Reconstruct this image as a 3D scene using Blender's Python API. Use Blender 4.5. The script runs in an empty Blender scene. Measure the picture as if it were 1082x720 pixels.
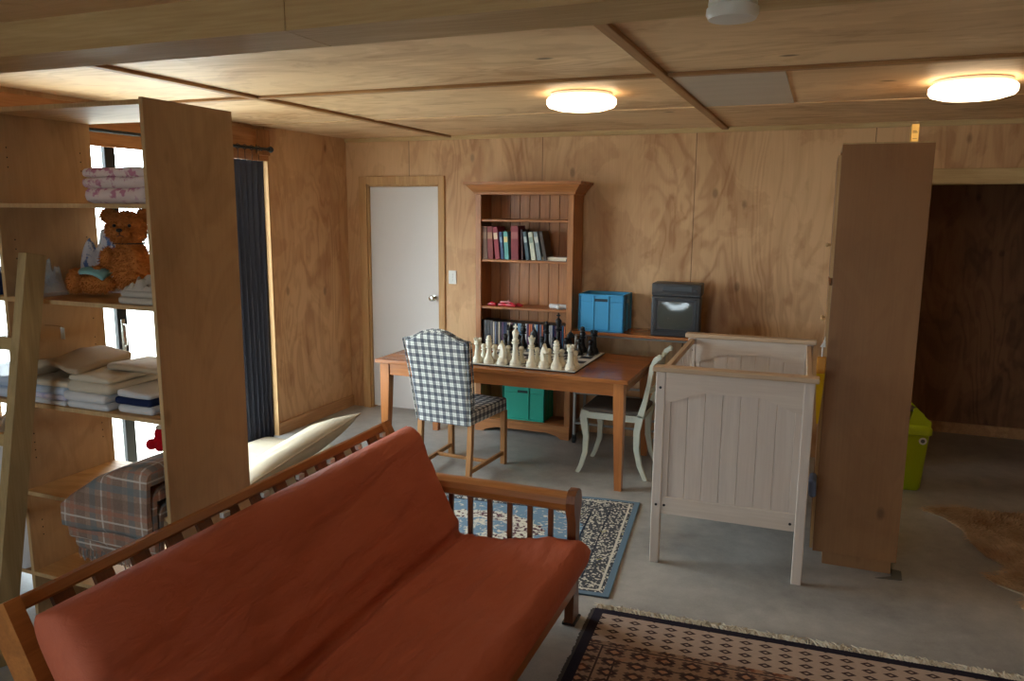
import bpy, bmesh, math, random
from mathutils import Vector, Matrix, noise, Euler
random.seed(11)
C = bpy.context.scene
COL = C.collection
PI = math.pi

# ------------------------------------------------------------------ camera
cam_d = bpy.data.cameras.new('camera'); cam = bpy.data.objects.new('camera', cam_d); COL.objects.link(cam)
cam_d.sensor_fit = 'HORIZONTAL'; cam_d.sensor_width = 36.0; cam_d.lens = 823.96 / 1082 * 36.0
cam_d.clip_start = 0.02; cam_d.clip_end = 500
R0 = Vector((0.9298568733148219, 0.3678490717925143, 0.007297638698146503))
R1 = Vector((-0.06755482533662376, 0.1512018138712991, 0.9861918459690118))
R2 = Vector((-0.3616663389409101, 0.917510257088941, -0.16544602568107836))
m = Matrix.Identity(4)
for i in range(3):
    m[i][0] = R0[i]; m[i][1] = R1[i]; m[i][2] = -R2[i]
m[2][3] = 1.82
cam.matrix_world = m
C.camera = cam
# ------------------------------------------------------------------ world, light, exposure
C.view_settings.view_transform = 'Standard'; C.view_settings.look = 'None'
C.view_settings.gamma = 1.0; C.view_settings.use_curve_mapping = False
C.view_settings.exposure = 0.0
WORLD_STRENGTH = 17.0
w = bpy.data.worlds.new('overcast_sky'); C.world = w; w.use_nodes = True
bg = w.node_tree.nodes['Background']; bg.inputs[0].default_value = (0.80, 0.91, 1.0, 1); bg.inputs[1].default_value = WORLD_STRENGTH

def portal(name, loc, rot, sx, sy):
    l = bpy.data.lights.new(name, 'AREA'); l.shape = 'RECTANGLE'; l.size = sx; l.size_y = sy
    l.cycles.is_portal = True
    o = bpy.data.objects.new(name, l); COL.objects.link(o); o.location = loc; o.rotation_euler = rot
portal('portal_light', (-4.14, 3.65, 1.15), (0, -PI/2, 0), 2.3, 2.7)
portal('portal_light', (-1.6, -3.16, 1.525), (PI/2, 0, 0), 2.0, 1.05)  # sky portal for the added rear window
LAMP_STRENGTH = 7.0

# ------------------------------------------------------------------ node helpers
class E:
    nt = None
    def __init__(s, k): s.k = k
    @staticmethod
    def op(o, *a):
        n = E.nt.nodes.new('ShaderNodeMath'); n.operation = o
        for i, x in enumerate(a):
            if isinstance(x, E): E.nt.links.new(x.k, n.inputs[i])
            else: n.inputs[i].default_value = x
        return E(n.outputs[0])
    def __add__(s, b): return E.op('ADD', s, b)
    def __sub__(s, b): return E.op('SUBTRACT', s, b)
    def __rsub__(s, b): return E.op('SUBTRACT', b, s)
    def __mul__(s, b): return E.op('MULTIPLY', s, b)
    __rmul__ = __mul__; __radd__ = __add__
    def __truediv__(s, b): return E.op('DIVIDE', s, b)
    def abs(s): return E.op('ABSOLUTE', s)
    def sin(s): return E.op('SINE', s)
    def lt(s, b): return E.op('LESS_THAN', s, b)
    def gt(s, b): return E.op('GREATER_THAN', s, b)
    def mn(s, b): return E.op('MINIMUM', s, b)
    def mx(s, b): return E.op('MAXIMUM', s, b)
    def mod(s, b): return E.op('FLOORED_MODULO', s, b)
    def clamp(s): return s.mx(0.0).mn(1.0)

def nmix(f, a, b):
    n = E.nt.nodes.new('ShaderNodeMix'); n.data_type = 'RGBA'
    if isinstance(f, E): E.nt.links.new(f.k, n.inputs[0])
    else: n.inputs[0].default_value = f
    for i, x in ((6, a), (7, b)):
        if isinstance(x, tuple): n.inputs[i].default_value = (*x[:3], 1)
        else: E.nt.links.new(x, n.inputs[i])
    return n.outputs[2]

def coords(kind='Object', scale=(1, 1, 1), rand=False):
    tc = E.nt.nodes.new('ShaderNodeTexCoord'); mp = E.nt.nodes.new('ShaderNodeMapping')
    E.nt.links.new(tc.outputs[kind], mp.inputs[0]); mp.inputs['Scale'].default_value = scale
    if rand:
        oi = E.nt.nodes.new('ShaderNodeObjectInfo')
        cm = E.nt.nodes.new('ShaderNodeCombineXYZ')
        r = E(oi.outputs['Random']) * 37.0
        for i in range(3): E.nt.links.new(r.k, cm.inputs[i])
        E.nt.links.new(cm.outputs[0], mp.inputs['Location'])
    return mp.outputs[0]

def nnoise(vec, scale=5, detail=4, rough=.5, dist=0):
    n = E.nt.nodes.new('ShaderNodeTexNoise'); E.nt.links.new(vec, n.inputs['Vector'])
    n.inputs['Scale'].default_value = scale; n.inputs['Detail'].default_value = detail
    n.inputs['Roughness'].default_value = rough; n.inputs['Distortion'].default_value = dist
    return E(n.outputs['Fac'])

def nvor(vec, scale, feat='F1', out='Distance'):
    n = E.nt.nodes.new('ShaderNodeTexVoronoi'); n.feature = feat; E.nt.links.new(vec, n.inputs['Vector'])
    n.inputs['Scale'].default_value = scale
    return n.outputs[out]

def sep(vec):
    n = E.nt.nodes.new('ShaderNodeSeparateXYZ'); E.nt.links.new(vec, n.inputs[0])
    return E(n.outputs[0]), E(n.outputs[1]), E(n.outputs[2])

def begin(name, rough=.5, metal=0.0, spec=.5):
    mt = bpy.data.materials.new(name); mt.use_nodes = True; E.nt = mt.node_tree
    p = E.nt.nodes['Principled BSDF']; p.inputs['Roughness'].default_value = rough; p.inputs['Metallic'].default_value = metal
    p.inputs['Specular IOR Level'].default_value = spec
    return mt, p

def setcol(p, c):
    if isinstance(c, tuple): p.inputs['Base Color'].default_value = (*c[:3], 1)
    else: E.nt.links.new(c, p.inputs['Base Color'])

def bump(p, h, strength=.2, dist=.002):
    n = E.nt.nodes.new('ShaderNodeBump'); n.inputs['Strength'].default_value = strength; n.inputs['Distance'].default_value = dist
    E.nt.links.new(h.k, n.inputs['Height']); E.nt.links.new(n.outputs[0], p.inputs['Normal'])

def lin(r, g, b):
    f = lambda v: (v/255/12.92) if v/255 <= .04045 else ((v/255+.055)/1.055)**2.4
    return (f(r), f(g), f(b))
def mul(c, k): return tuple(min(1, x*k) for x in c)

def plain(name, c, rough=.5, metal=0, var=.12, vs=8, spec=.5, bmp=0):
    mt, p = begin(name, rough, metal, spec)
    v = coords(rand=True); f = nnoise(v, vs, 4, .6)
    setcol(p, nmix(f, mul(c, 1-var), mul(c, 1+var)))
    if bmp: bump(p, nnoise(v, 60, 3), bmp, .002)
    return mt

def ply(name, c, dark, axis='z', seams=None, knots=.5, figure=.55, rough=.55, spec=.3):
    """rotary cut plywood: contour like cathedrals stretched along the grain"""
    mt, p = begin(name, rough, 0, spec)
    st = {'x': (.30, 1, 1), 'y': (1, .30, 1), 'z': (1, 1, .30)}[axis]
    v = coords(scale=st, rand=True)
    big = nnoise(v, 2.4, 3, .5, .9)
    rings = ((big*70.0).sin()*.5 + .5)
    rings = rings*rings
    msk = ((nnoise(v, 1.1, 2, .5)-.42)*5.0).clamp()
    pt = nnoise(coords(scale=tuple(.45+.55*q for q in st), rand=True), 3.4, 5, .55, .7)
    patch = ((pt-.50)*22.0).clamp()*.5 + ((pt-.62)*22.0).clamp()*.5
    v2 = coords(scale={'x': (.03, 1, 1), 'y': (1, .03, 1), 'z': (1, 1, .03)}[axis])
    fine = nnoise(v2, 90, 3, .6)
    blot = nnoise(coords(scale=tuple(.3+.7*q for q in st), rand=True), 1.6, 3, .5)
    f = (rings*(msk*.8+.2)*figure*.85 + patch*figure*.95 + (fine-.5)*.5 + (blot-.5)*1.5 + .12).clamp()
    col = nmix(f, c, dark)
    if knots:
        kv = E(nvor(coords(scale=tuple(.35+.65*s for s in st), rand=True), 3.3))
        k = ((.085 - kv)*24).clamp()*knots
        col = nmix(k, col, mul(dark, .3))
    if seams:
        X, Y, Z = sep(coords()); A = {'x': X, 'y': Y, 'z': Z}[seams[0]]
        s = ((A - seams[1] + 60.0*seams[2] + .003).mod(seams[2])).lt(.006)
        col = nmix(s*.75, col, mul(dark, .22))
    setcol(p, col); bump(p, fine, .12, .001)
    return mt

def wood(name, c, dark, axis='x', rough=.35, spec=.5, k=1.0):
    mt, p = begin(name, rough, 0, spec)
    st = {'x': (.12, 1, 1), 'y': (1, .12, 1), 'z': (1, 1, .12)}[axis]
    a = nnoise(coords(scale=st, rand=True), 9, 4, .6, .3)
    b = nnoise(coords(scale={'x': (.04, 1, 1), 'y': (1, .04, 1), 'z': (1, 1, .04)}[axis]), 120, 2, .5)
    rg = (a*28.0).sin()*.5+.5
    f = (rg*.35*k + (b-.5)*.8 + (a-.5)*1.2 + .3).clamp()
    setcol(p, nmix(f, c, dark)); bump(p, b, .08, .001)
    return mt

def fabric(name, c, c2=None, rough=.9, wv=400, sc=6, bmp=.25, spec=.15, sheen=0):
    mt, p = begin(name, rough, 0, spec)
    v = coords(rand=True)
    f = nnoise(v, sc, 5, .65)
    setcol(p, nmix(f, c, c2 or mul(c, .8)))
    bump(p, nnoise(v, wv, 2, .6)*.4 + nnoise(v, 28, 3)*1.2, bmp, .003)
    if sheen: p.inputs['Sheen Weight'].default_value = sheen
    return mt

def floral(name, base, c1, c2, sc=22, thr=.42):
    mt, p = begin(name, .9, 0, .15); v = coords(rand=True)
    a = nnoise(v, sc, 3, .6); b = nnoise(v, sc*.55, 4, .7, .5)
    col = nmix(((a-.52)*14).clamp(), base, c1); col = nmix(((b-.58)*14).clamp(), col, c2)
    setcol(p, col); bump(p, nnoise(v, 30, 3), .3, .003); return mt

# ------------------------------------------------------------------ mesh helpers
def tmat(loc=(0, 0, 0), rot=(0, 0, 0)): return Matrix.Translation(loc) @ Euler(rot).to_matrix().to_4x4()

def box(bm, a, b, bev=0.0, seg=2, M=None):
    x0, y0, z0 = (min(a[i], b[i]) for i in range(3)); x1, y1, z1 = (max(a[i], b[i]) for i in range(3))
    vs = [bm.verts.new((x, y, z)) for z in (z0, z1) for y in (y0, y1) for x in (x0, x1)]
    F = [(0, 2, 3, 1), (4, 5, 7, 6), (0, 1, 5, 4), (2, 6, 7, 3), (0, 4, 6, 2), (1, 3, 7, 5)]
    fs = [bm.faces.new([vs[i] for i in f]) for f in F]
    allv = vs
    if bev:
        es = list({e for f in fs for e in f.edges})
        r = bmesh.ops.bevel(bm, geom=es, offset=bev, segments=seg, affect='EDGES', profile=.5)
        allv = list({v for f in r['faces'] for v in f.verts} | {v for v in vs if v.is_valid})
    if M is not None:
        for v in allv: v.co = M @ v.co
    return allv

def loft(bm, rings, caps=True, closed=True):
    R = [[bm.verts.new(p) for p in r] for r in rings]
    n = len(R[0])
    for i in range(len(R)-1):
        for j in range(n if closed else n-1):
            bm.faces.new((R[i][j], R[i][(j+1) % n], R[i+1][(j+1) % n], R[i+1][j]))
    if caps:
        bm.faces.new(R[0][::-1]); bm.faces.new(R[-1])
    return [v for r in R for v in r]

def tube(bm, pts, rad, n=8):
    pts = [Vector(p) for p in pts]; rings = []
    for i, p in enumerate(pts):
        t = (pts[min(i+1, len(pts)-1)]-pts[max(i-1, 0)]).normalized()
        up = Vector((0, 0, 1)) if abs(t.z) < .9 else Vector((1, 0, 0))
        a = t.cross(up).normalized(); b = t.cross(a).normalized()
        r = rad[i] if isinstance(rad, (list, tuple)) else rad
        rings.append([p + a*math.cos(2*PI*k/n)*r + b*math.sin(2*PI*k/n)*r for k in range(n)])
    return loft(bm, rings)

def ribbon(bm, pts, w, t, side=Vector((0, 1, 0))):
    """rectangular bar swept along points: w across 'side', t across the normal; both may be lists"""
    pts = [Vector(p) for p in pts]; rings = []
    for i, p in enumerate(pts):
        tn = (pts[min(i+1, len(pts)-1)]-pts[max(i-1, 0)]).normalized()
        nr = tn.cross(side).normalized()
        ww = (w[i] if isinstance(w, (list, tuple)) else w)/2; tt = (t[i] if isinstance(t, (list, tuple)) else t)/2
        rings.append([p+side*ww+nr*tt, p-side*ww+nr*tt, p-side*ww-nr*tt, p+side*ww-nr*tt])
    return loft(bm, rings)

def lathe(bm, prof, n=20, M=None):
    rings = [[Vector((r*math.cos(2*PI*k/n), r*math.sin(2*PI*k/n), z)) for k in range(n)] for r, z in prof]
    vs = loft(bm, rings)
    if M is not None:
        for v in vs: v.co = M @ v.co
    return vs

def prism(bm, poly, axis, a, b):
    """extrude 2D polygon along an axis; poly is (u,v): x->(y,z) y->(x,z) z->(x,y)"""
    f = {'x': lambda u, v, w: (w, u, v), 'y': lambda u, v, w: (u, w, v), 'z': lambda u, v, w: (u, v, w)}[axis]
    A = [bm.verts.new(f(u, v, a)) for u, v in poly]; B = [bm.verts.new(f(u, v, b)) for u, v in poly]
    n = len(poly)
    for i in range(n): bm.faces.new((A[i], A[(i+1) % n], B[(i+1) % n], B[i]))
    bm.faces.new(A[::-1]); bm.faces.new(B)

def ball(bm, c, r, sub=3, scale=(1, 1, 1), rot=(0, 0, 0)):
    M = tmat(c, rot) @ Matrix.Diagonal((*[r*s for s in scale], 1))
    return bmesh.ops.create_icosphere(bm, subdivisions=sub, radius=1, matrix=M)['verts']

def uvbox(bm):
    l = bm.loops.layers.uv.verify()
    for f in bm.faces:
        n = f.normal; ax = max(range(3), key=lambda i: abs(n[i]))
        for lp in f.loops:
            c = lp.vert.co
            lp[l].uv = ((c.y, c.z), (c.x, c.z), (c.x, c.y))[ax]

def obj(name, bm, mat, parent=None, smooth=False, angle=35):
    bmesh.ops.recalc_face_normals(bm, faces=bm.faces)
    bm.normal_update(); uvbox(bm)
    me = bpy.data.meshes.new(name); bm.to_mesh(me); bm.free()
    me.materials.append(mat)
    if smooth:
        for p in me.polygons: p.use_smooth = True
        try: me.set_sharp_from_angle(angle=math.radians(angle))
        except Exception: pass
    o = bpy.data.objects.new(name, me); COL.objects.link(o)
    if parent: o.parent = parent
    return o

def BM(): return bmesh.new()
def mk(fn, *a, **k):
    b = BM(); fn(b, *a, **k); return b
def tag(o, label, cat, group=None, kind=None):
    o['label'] = label; o['category'] = cat
    if group: o['group'] = group
    if kind: o['kind'] = kind
    return o
def thing(name, label, cat, loc=(0, 0, 0), rotz=0, group=None):
    o = bpy.data.objects.new(name, None); COL.objects.link(o); o.empty_display_size = .1
    o.location = loc; o.rotation_euler = (0, 0, rotz)
    return tag(o, label, cat, group)
def struct(name, bm, mat, parent=None, smooth=False):
    o = obj(name, bm, mat, parent, smooth)
    if not parent: o['kind'] = 'structure'
    return o
def at(o, loc=(0, 0, 0), rot=(0, 0, 0)):
    o.location = loc; o.rotation_euler = rot; return o
def boxes(lst, bev=0):
    b = BM()
    for a, c in lst: box(b, a, c, bev)
    return b
def dup(root, loc, rot=None, label=None, group=None):
    r = root.copy(); COL.objects.link(r); r.location = loc
    if rot is not None: r.rotation_euler = rot
    if label: r['label'] = label
    if group: r['group'] = group
    for ch in list(root.children):
        c = ch.copy(); COL.objects.link(c); c.parent = r
        for g in ch.children:
            d = g.copy(); COL.objects.link(d); d.parent = c
    return r

# ------------------------------------------------------------------ materials
T1 = lin(214, 178, 132); T1d = lin(150, 104, 62)
M_plywall = ply('plywood_wall', lin(218, 178, 134), lin(174, 128, 88), 'z', ('x', -0.924, 1.22))
M_plyleft = ply('plywood_wall_side', lin(218, 178, 134), lin(174, 128, 88), 'z', ('y', 6.2, 1.22))
M_plyceil = ply('plywood_ceiling', lin(230, 196, 152), lin(186, 144, 102), 'x', None, knots=.9)
M_hall_shaded = ply('plywood_hall_shaded', lin(150, 108, 74), lin(96, 66, 44), 'z')  # same ply as the walls, hall shade painted in as darker tones
M_pine = wood('pine_trim', lin(206, 166, 114), lin(165, 118, 72), 'z', .55, .3, .6)
M_pinex = wood('pine_board', lin(208, 180, 132), lin(172, 136, 88), 'x', .55, .3, .5)
M_batten = wood('pine_batten', lin(180, 138, 92), lin(140, 98, 60), 'y', .55, .3, .6)
M_battenx = wood('pine_batten_cross', lin(180, 138, 92), lin(140, 98, 60), 'x', .55, .3, .6)
M_base = wood('baseboard_wood', lin(206, 164, 118), lin(164, 120, 80), 'y', .55, .3)
M_unit = ply('shelf_plywood', lin(188, 152, 110), lin(150, 114, 76), 'z', None, knots=.3, figure=.42)
M_unitshelf = ply('shelf_board_plywood', lin(214, 174, 122), lin(170, 122, 76), 'x', None, knots=.1, figure=.4)
M_cup = ply('cupboard_plywood', lin(152, 110, 72), lin(116, 79, 48), 'z', None, knots=.5, figure=.22, rough=.5)
M_edge = wood('ply_edge', lin(205, 172, 126), lin(165, 126, 84), 'z', .6, .3, .4)
M_white = plain('white_paint', lin(216, 210, 206), .5, 0, .02)
M_plastic_w = plain('white_plastic', lin(225, 225, 220), .35, 0, .02)
M_black = plain('black_metal', lin(32, 33, 34), .45, .3, .1)
M_chrome = plain('brushed_metal', lin(190, 188, 180), .25, 1.0, .05)
M_gpaint = plain('grey_tube_metal', lin(172, 172, 168), .35, .5, .1)
M_red = wood('red_stained_table', lin(180, 112, 60), lin(134, 76, 38), 'x', .22, .5, .7)
M_redz = wood('red_stained_leg', lin(186, 118, 64), lin(140, 80, 40), 'z', .28, .5, .7)
M_book = wood('rimu_bookcase', lin(184, 122, 72), lin(132, 80, 44), 'x', .38, .4, .8)
M_bookz = wood('rimu_bookcase_upright', lin(186, 126, 76), lin(136, 84, 48), 'z', .38, .4, .8)
M_couch = wood('honey_wood', lin(184, 118, 60), lin(134, 78, 36), 'y', .3, .5, .6)
M_couchx = wood('honey_wood_arm', lin(184, 118, 60), lin(134, 78, 36), 'x', .3, .5, .6)
M_couchz = wood('brown_wood_post', lin(134, 80, 44), lin(92, 50, 26), 'z', .3, .5, .6)
M_chairleg = wood('oak_leg', lin(188, 136, 84), lin(146, 98, 56), 'z', .45, .4, .6)
M_ladder = wood('raw_pine', lin(184, 160, 116), lin(142, 118, 78), 'z', .65, .3, .7)
M_ladderx = wood('raw_pine_rung', lin(198, 174, 124), lin(160, 130, 84), 'x', .65, .3, .6)
M_cotz = wood('whitewashed_cot', lin(222, 208, 196), lin(202, 186, 174), 'z', .55, .3, .4)
M_cotx = wood('whitewashed_cot_rail', lin(222, 208, 194), lin(202, 184, 170), 'x', .55, .3, .4)
M_cotcap = wood('worn_cot_cap', lin(206, 180, 150), lin(182, 152, 122), 'x', .5, .3, .5)
M_cotcapy = wood('worn_cot_side_cap', lin(206, 180, 150), lin(182, 152, 122), 'y', .5, .3, .5)
M_sage = plain('off_white_chair_paint', lin(206, 208, 192), .45, 0, .08, 20)
M_seatgrey = fabric('grey_seat_fabric', lin(112, 102, 92), lin(92, 84, 76))
M_blue = plain('blue_crate_plastic', lin(58, 148, 196), .4, 0, .04)
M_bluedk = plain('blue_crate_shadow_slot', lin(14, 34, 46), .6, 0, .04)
M_green = plain('green_crate_plastic', lin(30, 156, 132), .4, 0, .04)
M_lime = plain('lime_plastic', lin(176, 198, 10), .35, 0, .04)
M_grey = plain('grey_plastic', lin(92, 92, 88), .35, 0, .04)
M_tv = plain('tv_plastic', lin(62, 62, 64), .42, 0, .06)
M_tvdk = plain('tv_dark_plastic', lin(26, 26, 28), .3, 0, .06)
def mat_futon():
    mt, p = begin('rust_canvas', .72, 0, .25); v = coords()
    f = nnoise(v, 3, 4, .6); setcol(p, nmix(f, lin(200, 110, 82), lin(180, 94, 68)))
    a = nnoise(coords(scale=(1.8, .7, 1.8)), 3.2, 2, .5, 1.2); b_ = nnoise(coords(scale=(3, 1, 3)), 9, 3, .6, 2.0)
    bump(p, a*1.0 + b_*.18 + nnoise(v, 500, 2)*.004, .45, .05); return mt
M_piece_w = plain('ivory_piece', lin(232, 226, 205), .4, 0, .06)
M_piece_b = plain('black_piece', lin(22, 22, 24), .28, 0, .1)
M_futon = mat_futon()
M_navy = fabric('navy_curtain', lin(76, 83, 102), lin(62, 68, 86), .9)
M_linen = fabric('natural_linen', lin(188, 176, 154), lin(166, 152, 130), .9, 300, 8, .4)
M_cream = fabric('cream_cloth', lin(216, 204, 184), lin(192, 178, 156))
M_beige = fabric('beige_cloth', lin(186, 166, 140), lin(162, 140, 114))
M_whitecl = fabric('white_cloth', lin(222, 220, 218), lin(200, 200, 204))
M_greycl = fabric('pale_grey_cloth', lin(196, 188, 176), lin(168, 158, 146))
M_bluecl = fabric('pale_blue_cloth', lin(166, 186, 214), lin(200, 208, 220), sc=12)
M_navycl = fabric('navy_cloth', lin(38, 48, 84), lin(28, 36, 64))
M_teal = fabric('pale_teal_cloth', lin(140, 186, 184), lin(112, 160, 160))
M_redfuzz = fabric('red_knit', lin(196, 18, 36), lin(158, 8, 24))
M_pink = floral('pink_floral_cloth', lin(224, 204, 200), lin(192, 128, 150), lin(206, 160, 178))
M_blueflor = floral('blue_floral_cloth', lin(206, 206, 212), lin(96, 120, 168), lin(226, 222, 220), 26)
M_yellow = plain('yellow_plastic', lin(240, 200, 8), .35, 0, .04)
M_orange = plain('orange_plastic', lin(196, 128, 12), .4, 0, .05)
M_fur = fabric('teddy_fur', lin(200, 128, 64), lin(156, 92, 42), .85, 300, 14, .5)
M_dark = plain('dark_interior', lin(26, 20, 16), .7)

def mat_concrete():
    mt, p = begin('polished_concrete', .38, 0, .45)
    v = coords(); a = nnoise(v, 1.1, 6, .65, .4); b = nnoise(v, 9, 5, .7); c = nnoise(v, 120, 2, .6)
    f = ((a-.5)*2.2 + (b-.5)*.9 + (c-.5)*.35 + .5).clamp()
    setcol(p, nmix(f, lin(134, 132, 128), lin(188, 185, 178)))
    r = (a*.35+.25); E.nt.links.new(r.k, p.inputs['Roughness']); bump(p, b, .05, .002)
    return mt
M_floor = mat_concrete()

def mat_fringe():
    return fabric('cream_fringe', lin(218, 208, 188), lin(186, 172, 150))
M_fringe = mat_fringe()

def mat_gingham():
    mt, p = begin('navy_check_cotton', .85, 0, .15)
    u, v, _ = sep(coords('UV'))
    pu = .053
    def band(a):   # broad navy band plus thin line
        x = a.mod(pu)/pu
        broad = ((x-.32).abs()).lt(.25)*.68
        thin = ((x-.80).abs()).lt(.035)*.4
        return (broad+thin).clamp()
    f = 1.0-(1.0-band(u))*(1.0-band(v))
    n = nnoise(coords(), 30, 3)
    f = (f + (n-.5)*.1).clamp()
    setcol(p, nmix(f, lin(224, 224, 216), lin(28, 36, 62)))
    bump(p, nnoise(coords(), 14, 3), .35, .006)
    return mt
M_ging = mat_gingham()

def mat_plaid():
    mt, p = begin('brown_plaid_wool', .95, 0, .1)
    u, v, _ = sep(coords('UV', rand=True))
    col = lin(168, 142, 126)
    def st(a, per, c, wd): return ((a.mod(per)/per-c).abs()).lt(wd)
    n = nnoise(coords(), 90, 3, .7)
    c = nmix((n-.35).clamp()*.9, col, lin(98, 80, 70))
    for a, per in ((u, .21), (v, .19)):
        c = nmix(st(a, per, .18, .08)*.6, c, lin(112, 126, 130))
        c = nmix(st(a, per, .62, .05)*.45, c, lin(180, 116, 92))
        c = nmix(st(a, per, .42, .02)*.75, c, lin(214, 206, 196))
        c = nmix(st(a, per, .85, .12)*.35, c, lin(104, 86, 78))
    setcol(p, c); bump(p, n, .6, .004)
    return mt
M_plaid = mat_plaid()

# ------------------------------------------------------------------ the room
H = 2.43
struct('floor', boxes([((-4.1, -3.1, -.1), (2.3, 7.35, 0))]), M_floor)
struct('ceiling', boxes([((-4.1, -3.1, H), (2.3, 7.35, H+.1))]), M_plyceil)
struct('wall_left', boxes([((-4.1, -3.1, 0), (-4, 2.3, H)), ((-4.1, 5.0, 0), (-4, 6.08, H)), ((-4.1, 2.3, 2.30), (-4, 5.0, H))]), M_plyleft)
HX0, HX1 = .62, 2.05
struct('wall_back', boxes([((-4.1, 6.08, 0), (-3.79, 6.2, H)), ((-3.79, 6.08, 2.03), (-3.075, 6.2, H)), ((-3.075, 6.08, 0), (HX0, 6.2, H)),
                           ((HX0, 6.08, 2.02), (HX1, 6.2, H)), ((HX1, 6.08, 0), (2.3, 6.2, H))]), M_plywall)
struct('wall_right', boxes([((2.2, -3.1, 0), (2.3, 6.08, H))]), M_plyleft)
struct('wall_front', boxes([((-4, -3.1, 0), (-2.6, -3, H)), ((-.6, -3.1, 0), (2.2, -3, H)), ((-2.6, -3.1, 0), (-.6, -3, 1.0)), ((-2.6, -3.1, 2.05), (-.6, -3, H))]), M_plywall)
struct('wall_hall', boxes([((.3, 7.25, 0), (2.3, 7.35, H)), ((.42, 6.2, 0), (.52, 7.25, H)), ((2.2, 6.2, 0), (2.3, 7.25, H))]), M_hall_shaded)
struct('wall_closet', boxes([((-3.95, 6.32, 0), (-2.95, 6.36, H))]), M_hall_shaded)
struct('baseboard_hall', boxes([((.52, 7.235, 0), (2.2, 7.25, .09))]), M_base)
struct('baseboard_left', boxes([((-4.0, 5.0, 0), (-3.982, 6.08, .10))]), M_base)
# ground outside the windows
g = struct('ground_outside', boxes([((-60, -60, -.3), (60, 60, -.2))]), plain('gravel_ground', lin(190, 186, 176), .9, 0, .1, 3))
# beam and ceiling battens
b = boxes([((-4.0, 1.94, 2.32), (-1.47, 2.17, H)), ((-1.467, 1.94, 2.32), (2.2, 2.17, H))])
struct('trim_1', b, M_pinex)
for i, x in enumerate((-2.97, -.718, 1.53)):
    struct('trim_%d' % (2+i), boxes([((x-.024, 2.17, H-.018), (x+.024, 6.08, H))], .004), M_batten)
struct('trim_5', boxes([((-4, 3.63, H-.016), (-2.994, 3.675, H)), ((-2.946, 3.63, H-.016), (-.742, 3.675, H)), ((-.694, 3.63, H-.016), (1.506, 3.675, H)), ((1.554, 3.63, H-.016), (2.2, 3.675, H))], .003), M_battenx)
struct('trim_6', boxes([((-2.946, 4.84, H-.006), (-.742, 4.885, H)), ((-.694, 4.84, H-.006), (1.506, 4.885, H)), ((-4, 4.84, H-.006), (-2.994, 4.885, H))]), M_plyceil)
struct('trim_7', boxes([((-.69, 3.69, H-.008), (-.2, 4.8, H))]), wood('grey_access_panel', lin(196, 184, 168), lin(178, 164, 146), 'x', .5, .3, .3))
bm = BM(); prism(bm, [(6.08, H), (6.05, H), (6.05, H-.008), (6.068, H-.03), (6.08, H-.034)], 'x', -4, 2.2); struct('trim_8', bm, M_pinex)
# door frame trims
bm = boxes([((-3.865, 6.06, 0), (-3.79, 6.08, 2.10)), ((-3.075, 6.06, 0), (-3.02, 6.08, 2.10)), ((-3.79, 6.06, 2.03), (-3.075, 6.08, 2.10)),
            ((-3.79, 6.08, 0), (-3.775, 6.2, 2.03)), ((-3.09, 6.08, 0), (-3.075, 6.2, 2.03)), ((-3.775, 6.08, 2.015), (-3.09, 6.2, 2.03))], .003)
struct('trim_9', bm, M_pine)
d = struct('door_1', boxes([((-3.773, 6.10, .02), (-3.092, 6.135, 2.012))], .002), M_white)
bm = BM(); lathe(bm, [(.026, 0), (.026, .006), (.011, .009), (.011, .03), (.022, .038), (.027, .05), (.024, .062), (.012, .068)], 20, tmat((-3.14, 6.10, 1.05), (PI/2, 0, 0)))
obj('door_handle', bm, M_chrome, d, True)
# hall opening trim
struct('trim_10', boxes([((HX0-.05, 6.062, 2.02), (HX1, 6.08, 2.115)), ((HX0-.05, 6.062, 0), (HX0, 6.08, 2.02)), ((HX0-.001, 6.08, 2.012), (HX1, 6.2, 2.02))], .002), M_pinex)
struct('trim_10', boxes([((HX0, 6.08, 0), (HX0+.01, 6.2, 2.012))], 0), M_pine)
# window in left wall: black sliding doors
wf = struct('window_1', boxes([((-4.1, 2.3, 0), (-4.03, 2.35, 2.27)), ((-4.1, 4.95, 0), (-4.03, 5.0, 2.27)), ((-4.1, 2.3, 2.26), (-4.03, 5.0, 2.30)), ((-4.1, 2.3, 0), (-4.03, 5.0, .05))], 0), M_black)
for (a, c, xo) in ((2.34, 3.63, -4.06), (3.58, 4.96, -4.09)):
    fr = boxes([((xo, a, .05), (xo+.028, a+.075, 2.26)), ((xo, c-.075, .05), (xo+.028, c, 2.26)), ((xo, a, 2.21), (xo+.028, c, 2.26)), ((xo, a, .05), (xo+.028, c, .13))], .003)
    sash = obj('sash', fr, M_black, wf)
    mt, p = begin('window_glass', .02)
    E.nt.nodes.remove(p); out = [n for n in E.nt.nodes if n.type == 'OUTPUT_MATERIAL'][0]
    tr = E.nt.nodes.new('ShaderNodeBsdfTransparent'); gl = E.nt.nodes.new('ShaderNodeBsdfGlossy'); gl.inputs['Roughness'].default_value = .02
    ms = E.nt.nodes.new('ShaderNodeMixShader'); ms.inputs[0].default_value = .05; tr.inputs[0].default_value = (.95, .97, .96, 1)
    E.nt.links.new(tr.outputs[0], ms.inputs[1]); E.nt.links.new(gl.outputs[0], ms.inputs[2]); E.nt.links.new(ms.outputs[0], out.inputs[0])
    M_glass = mt
    obj('pane', boxes([((xo+.010, a+.075, .13), (xo+.016, c-.075, 2.21))]), M_glass, sash)
bm = boxes([((-4.032, 3.575, .93), (-4.024, 3.605, 1.13))], .002)
tube(bm, [(-4.024, 3.59, .96), (-3.998, 3.59, .97), (-3.998, 3.59, 1.09), (-4.024, 3.59, 1.10)], .006, 8)
obj('latch', bm, M_chrome, wf, True)
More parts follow.
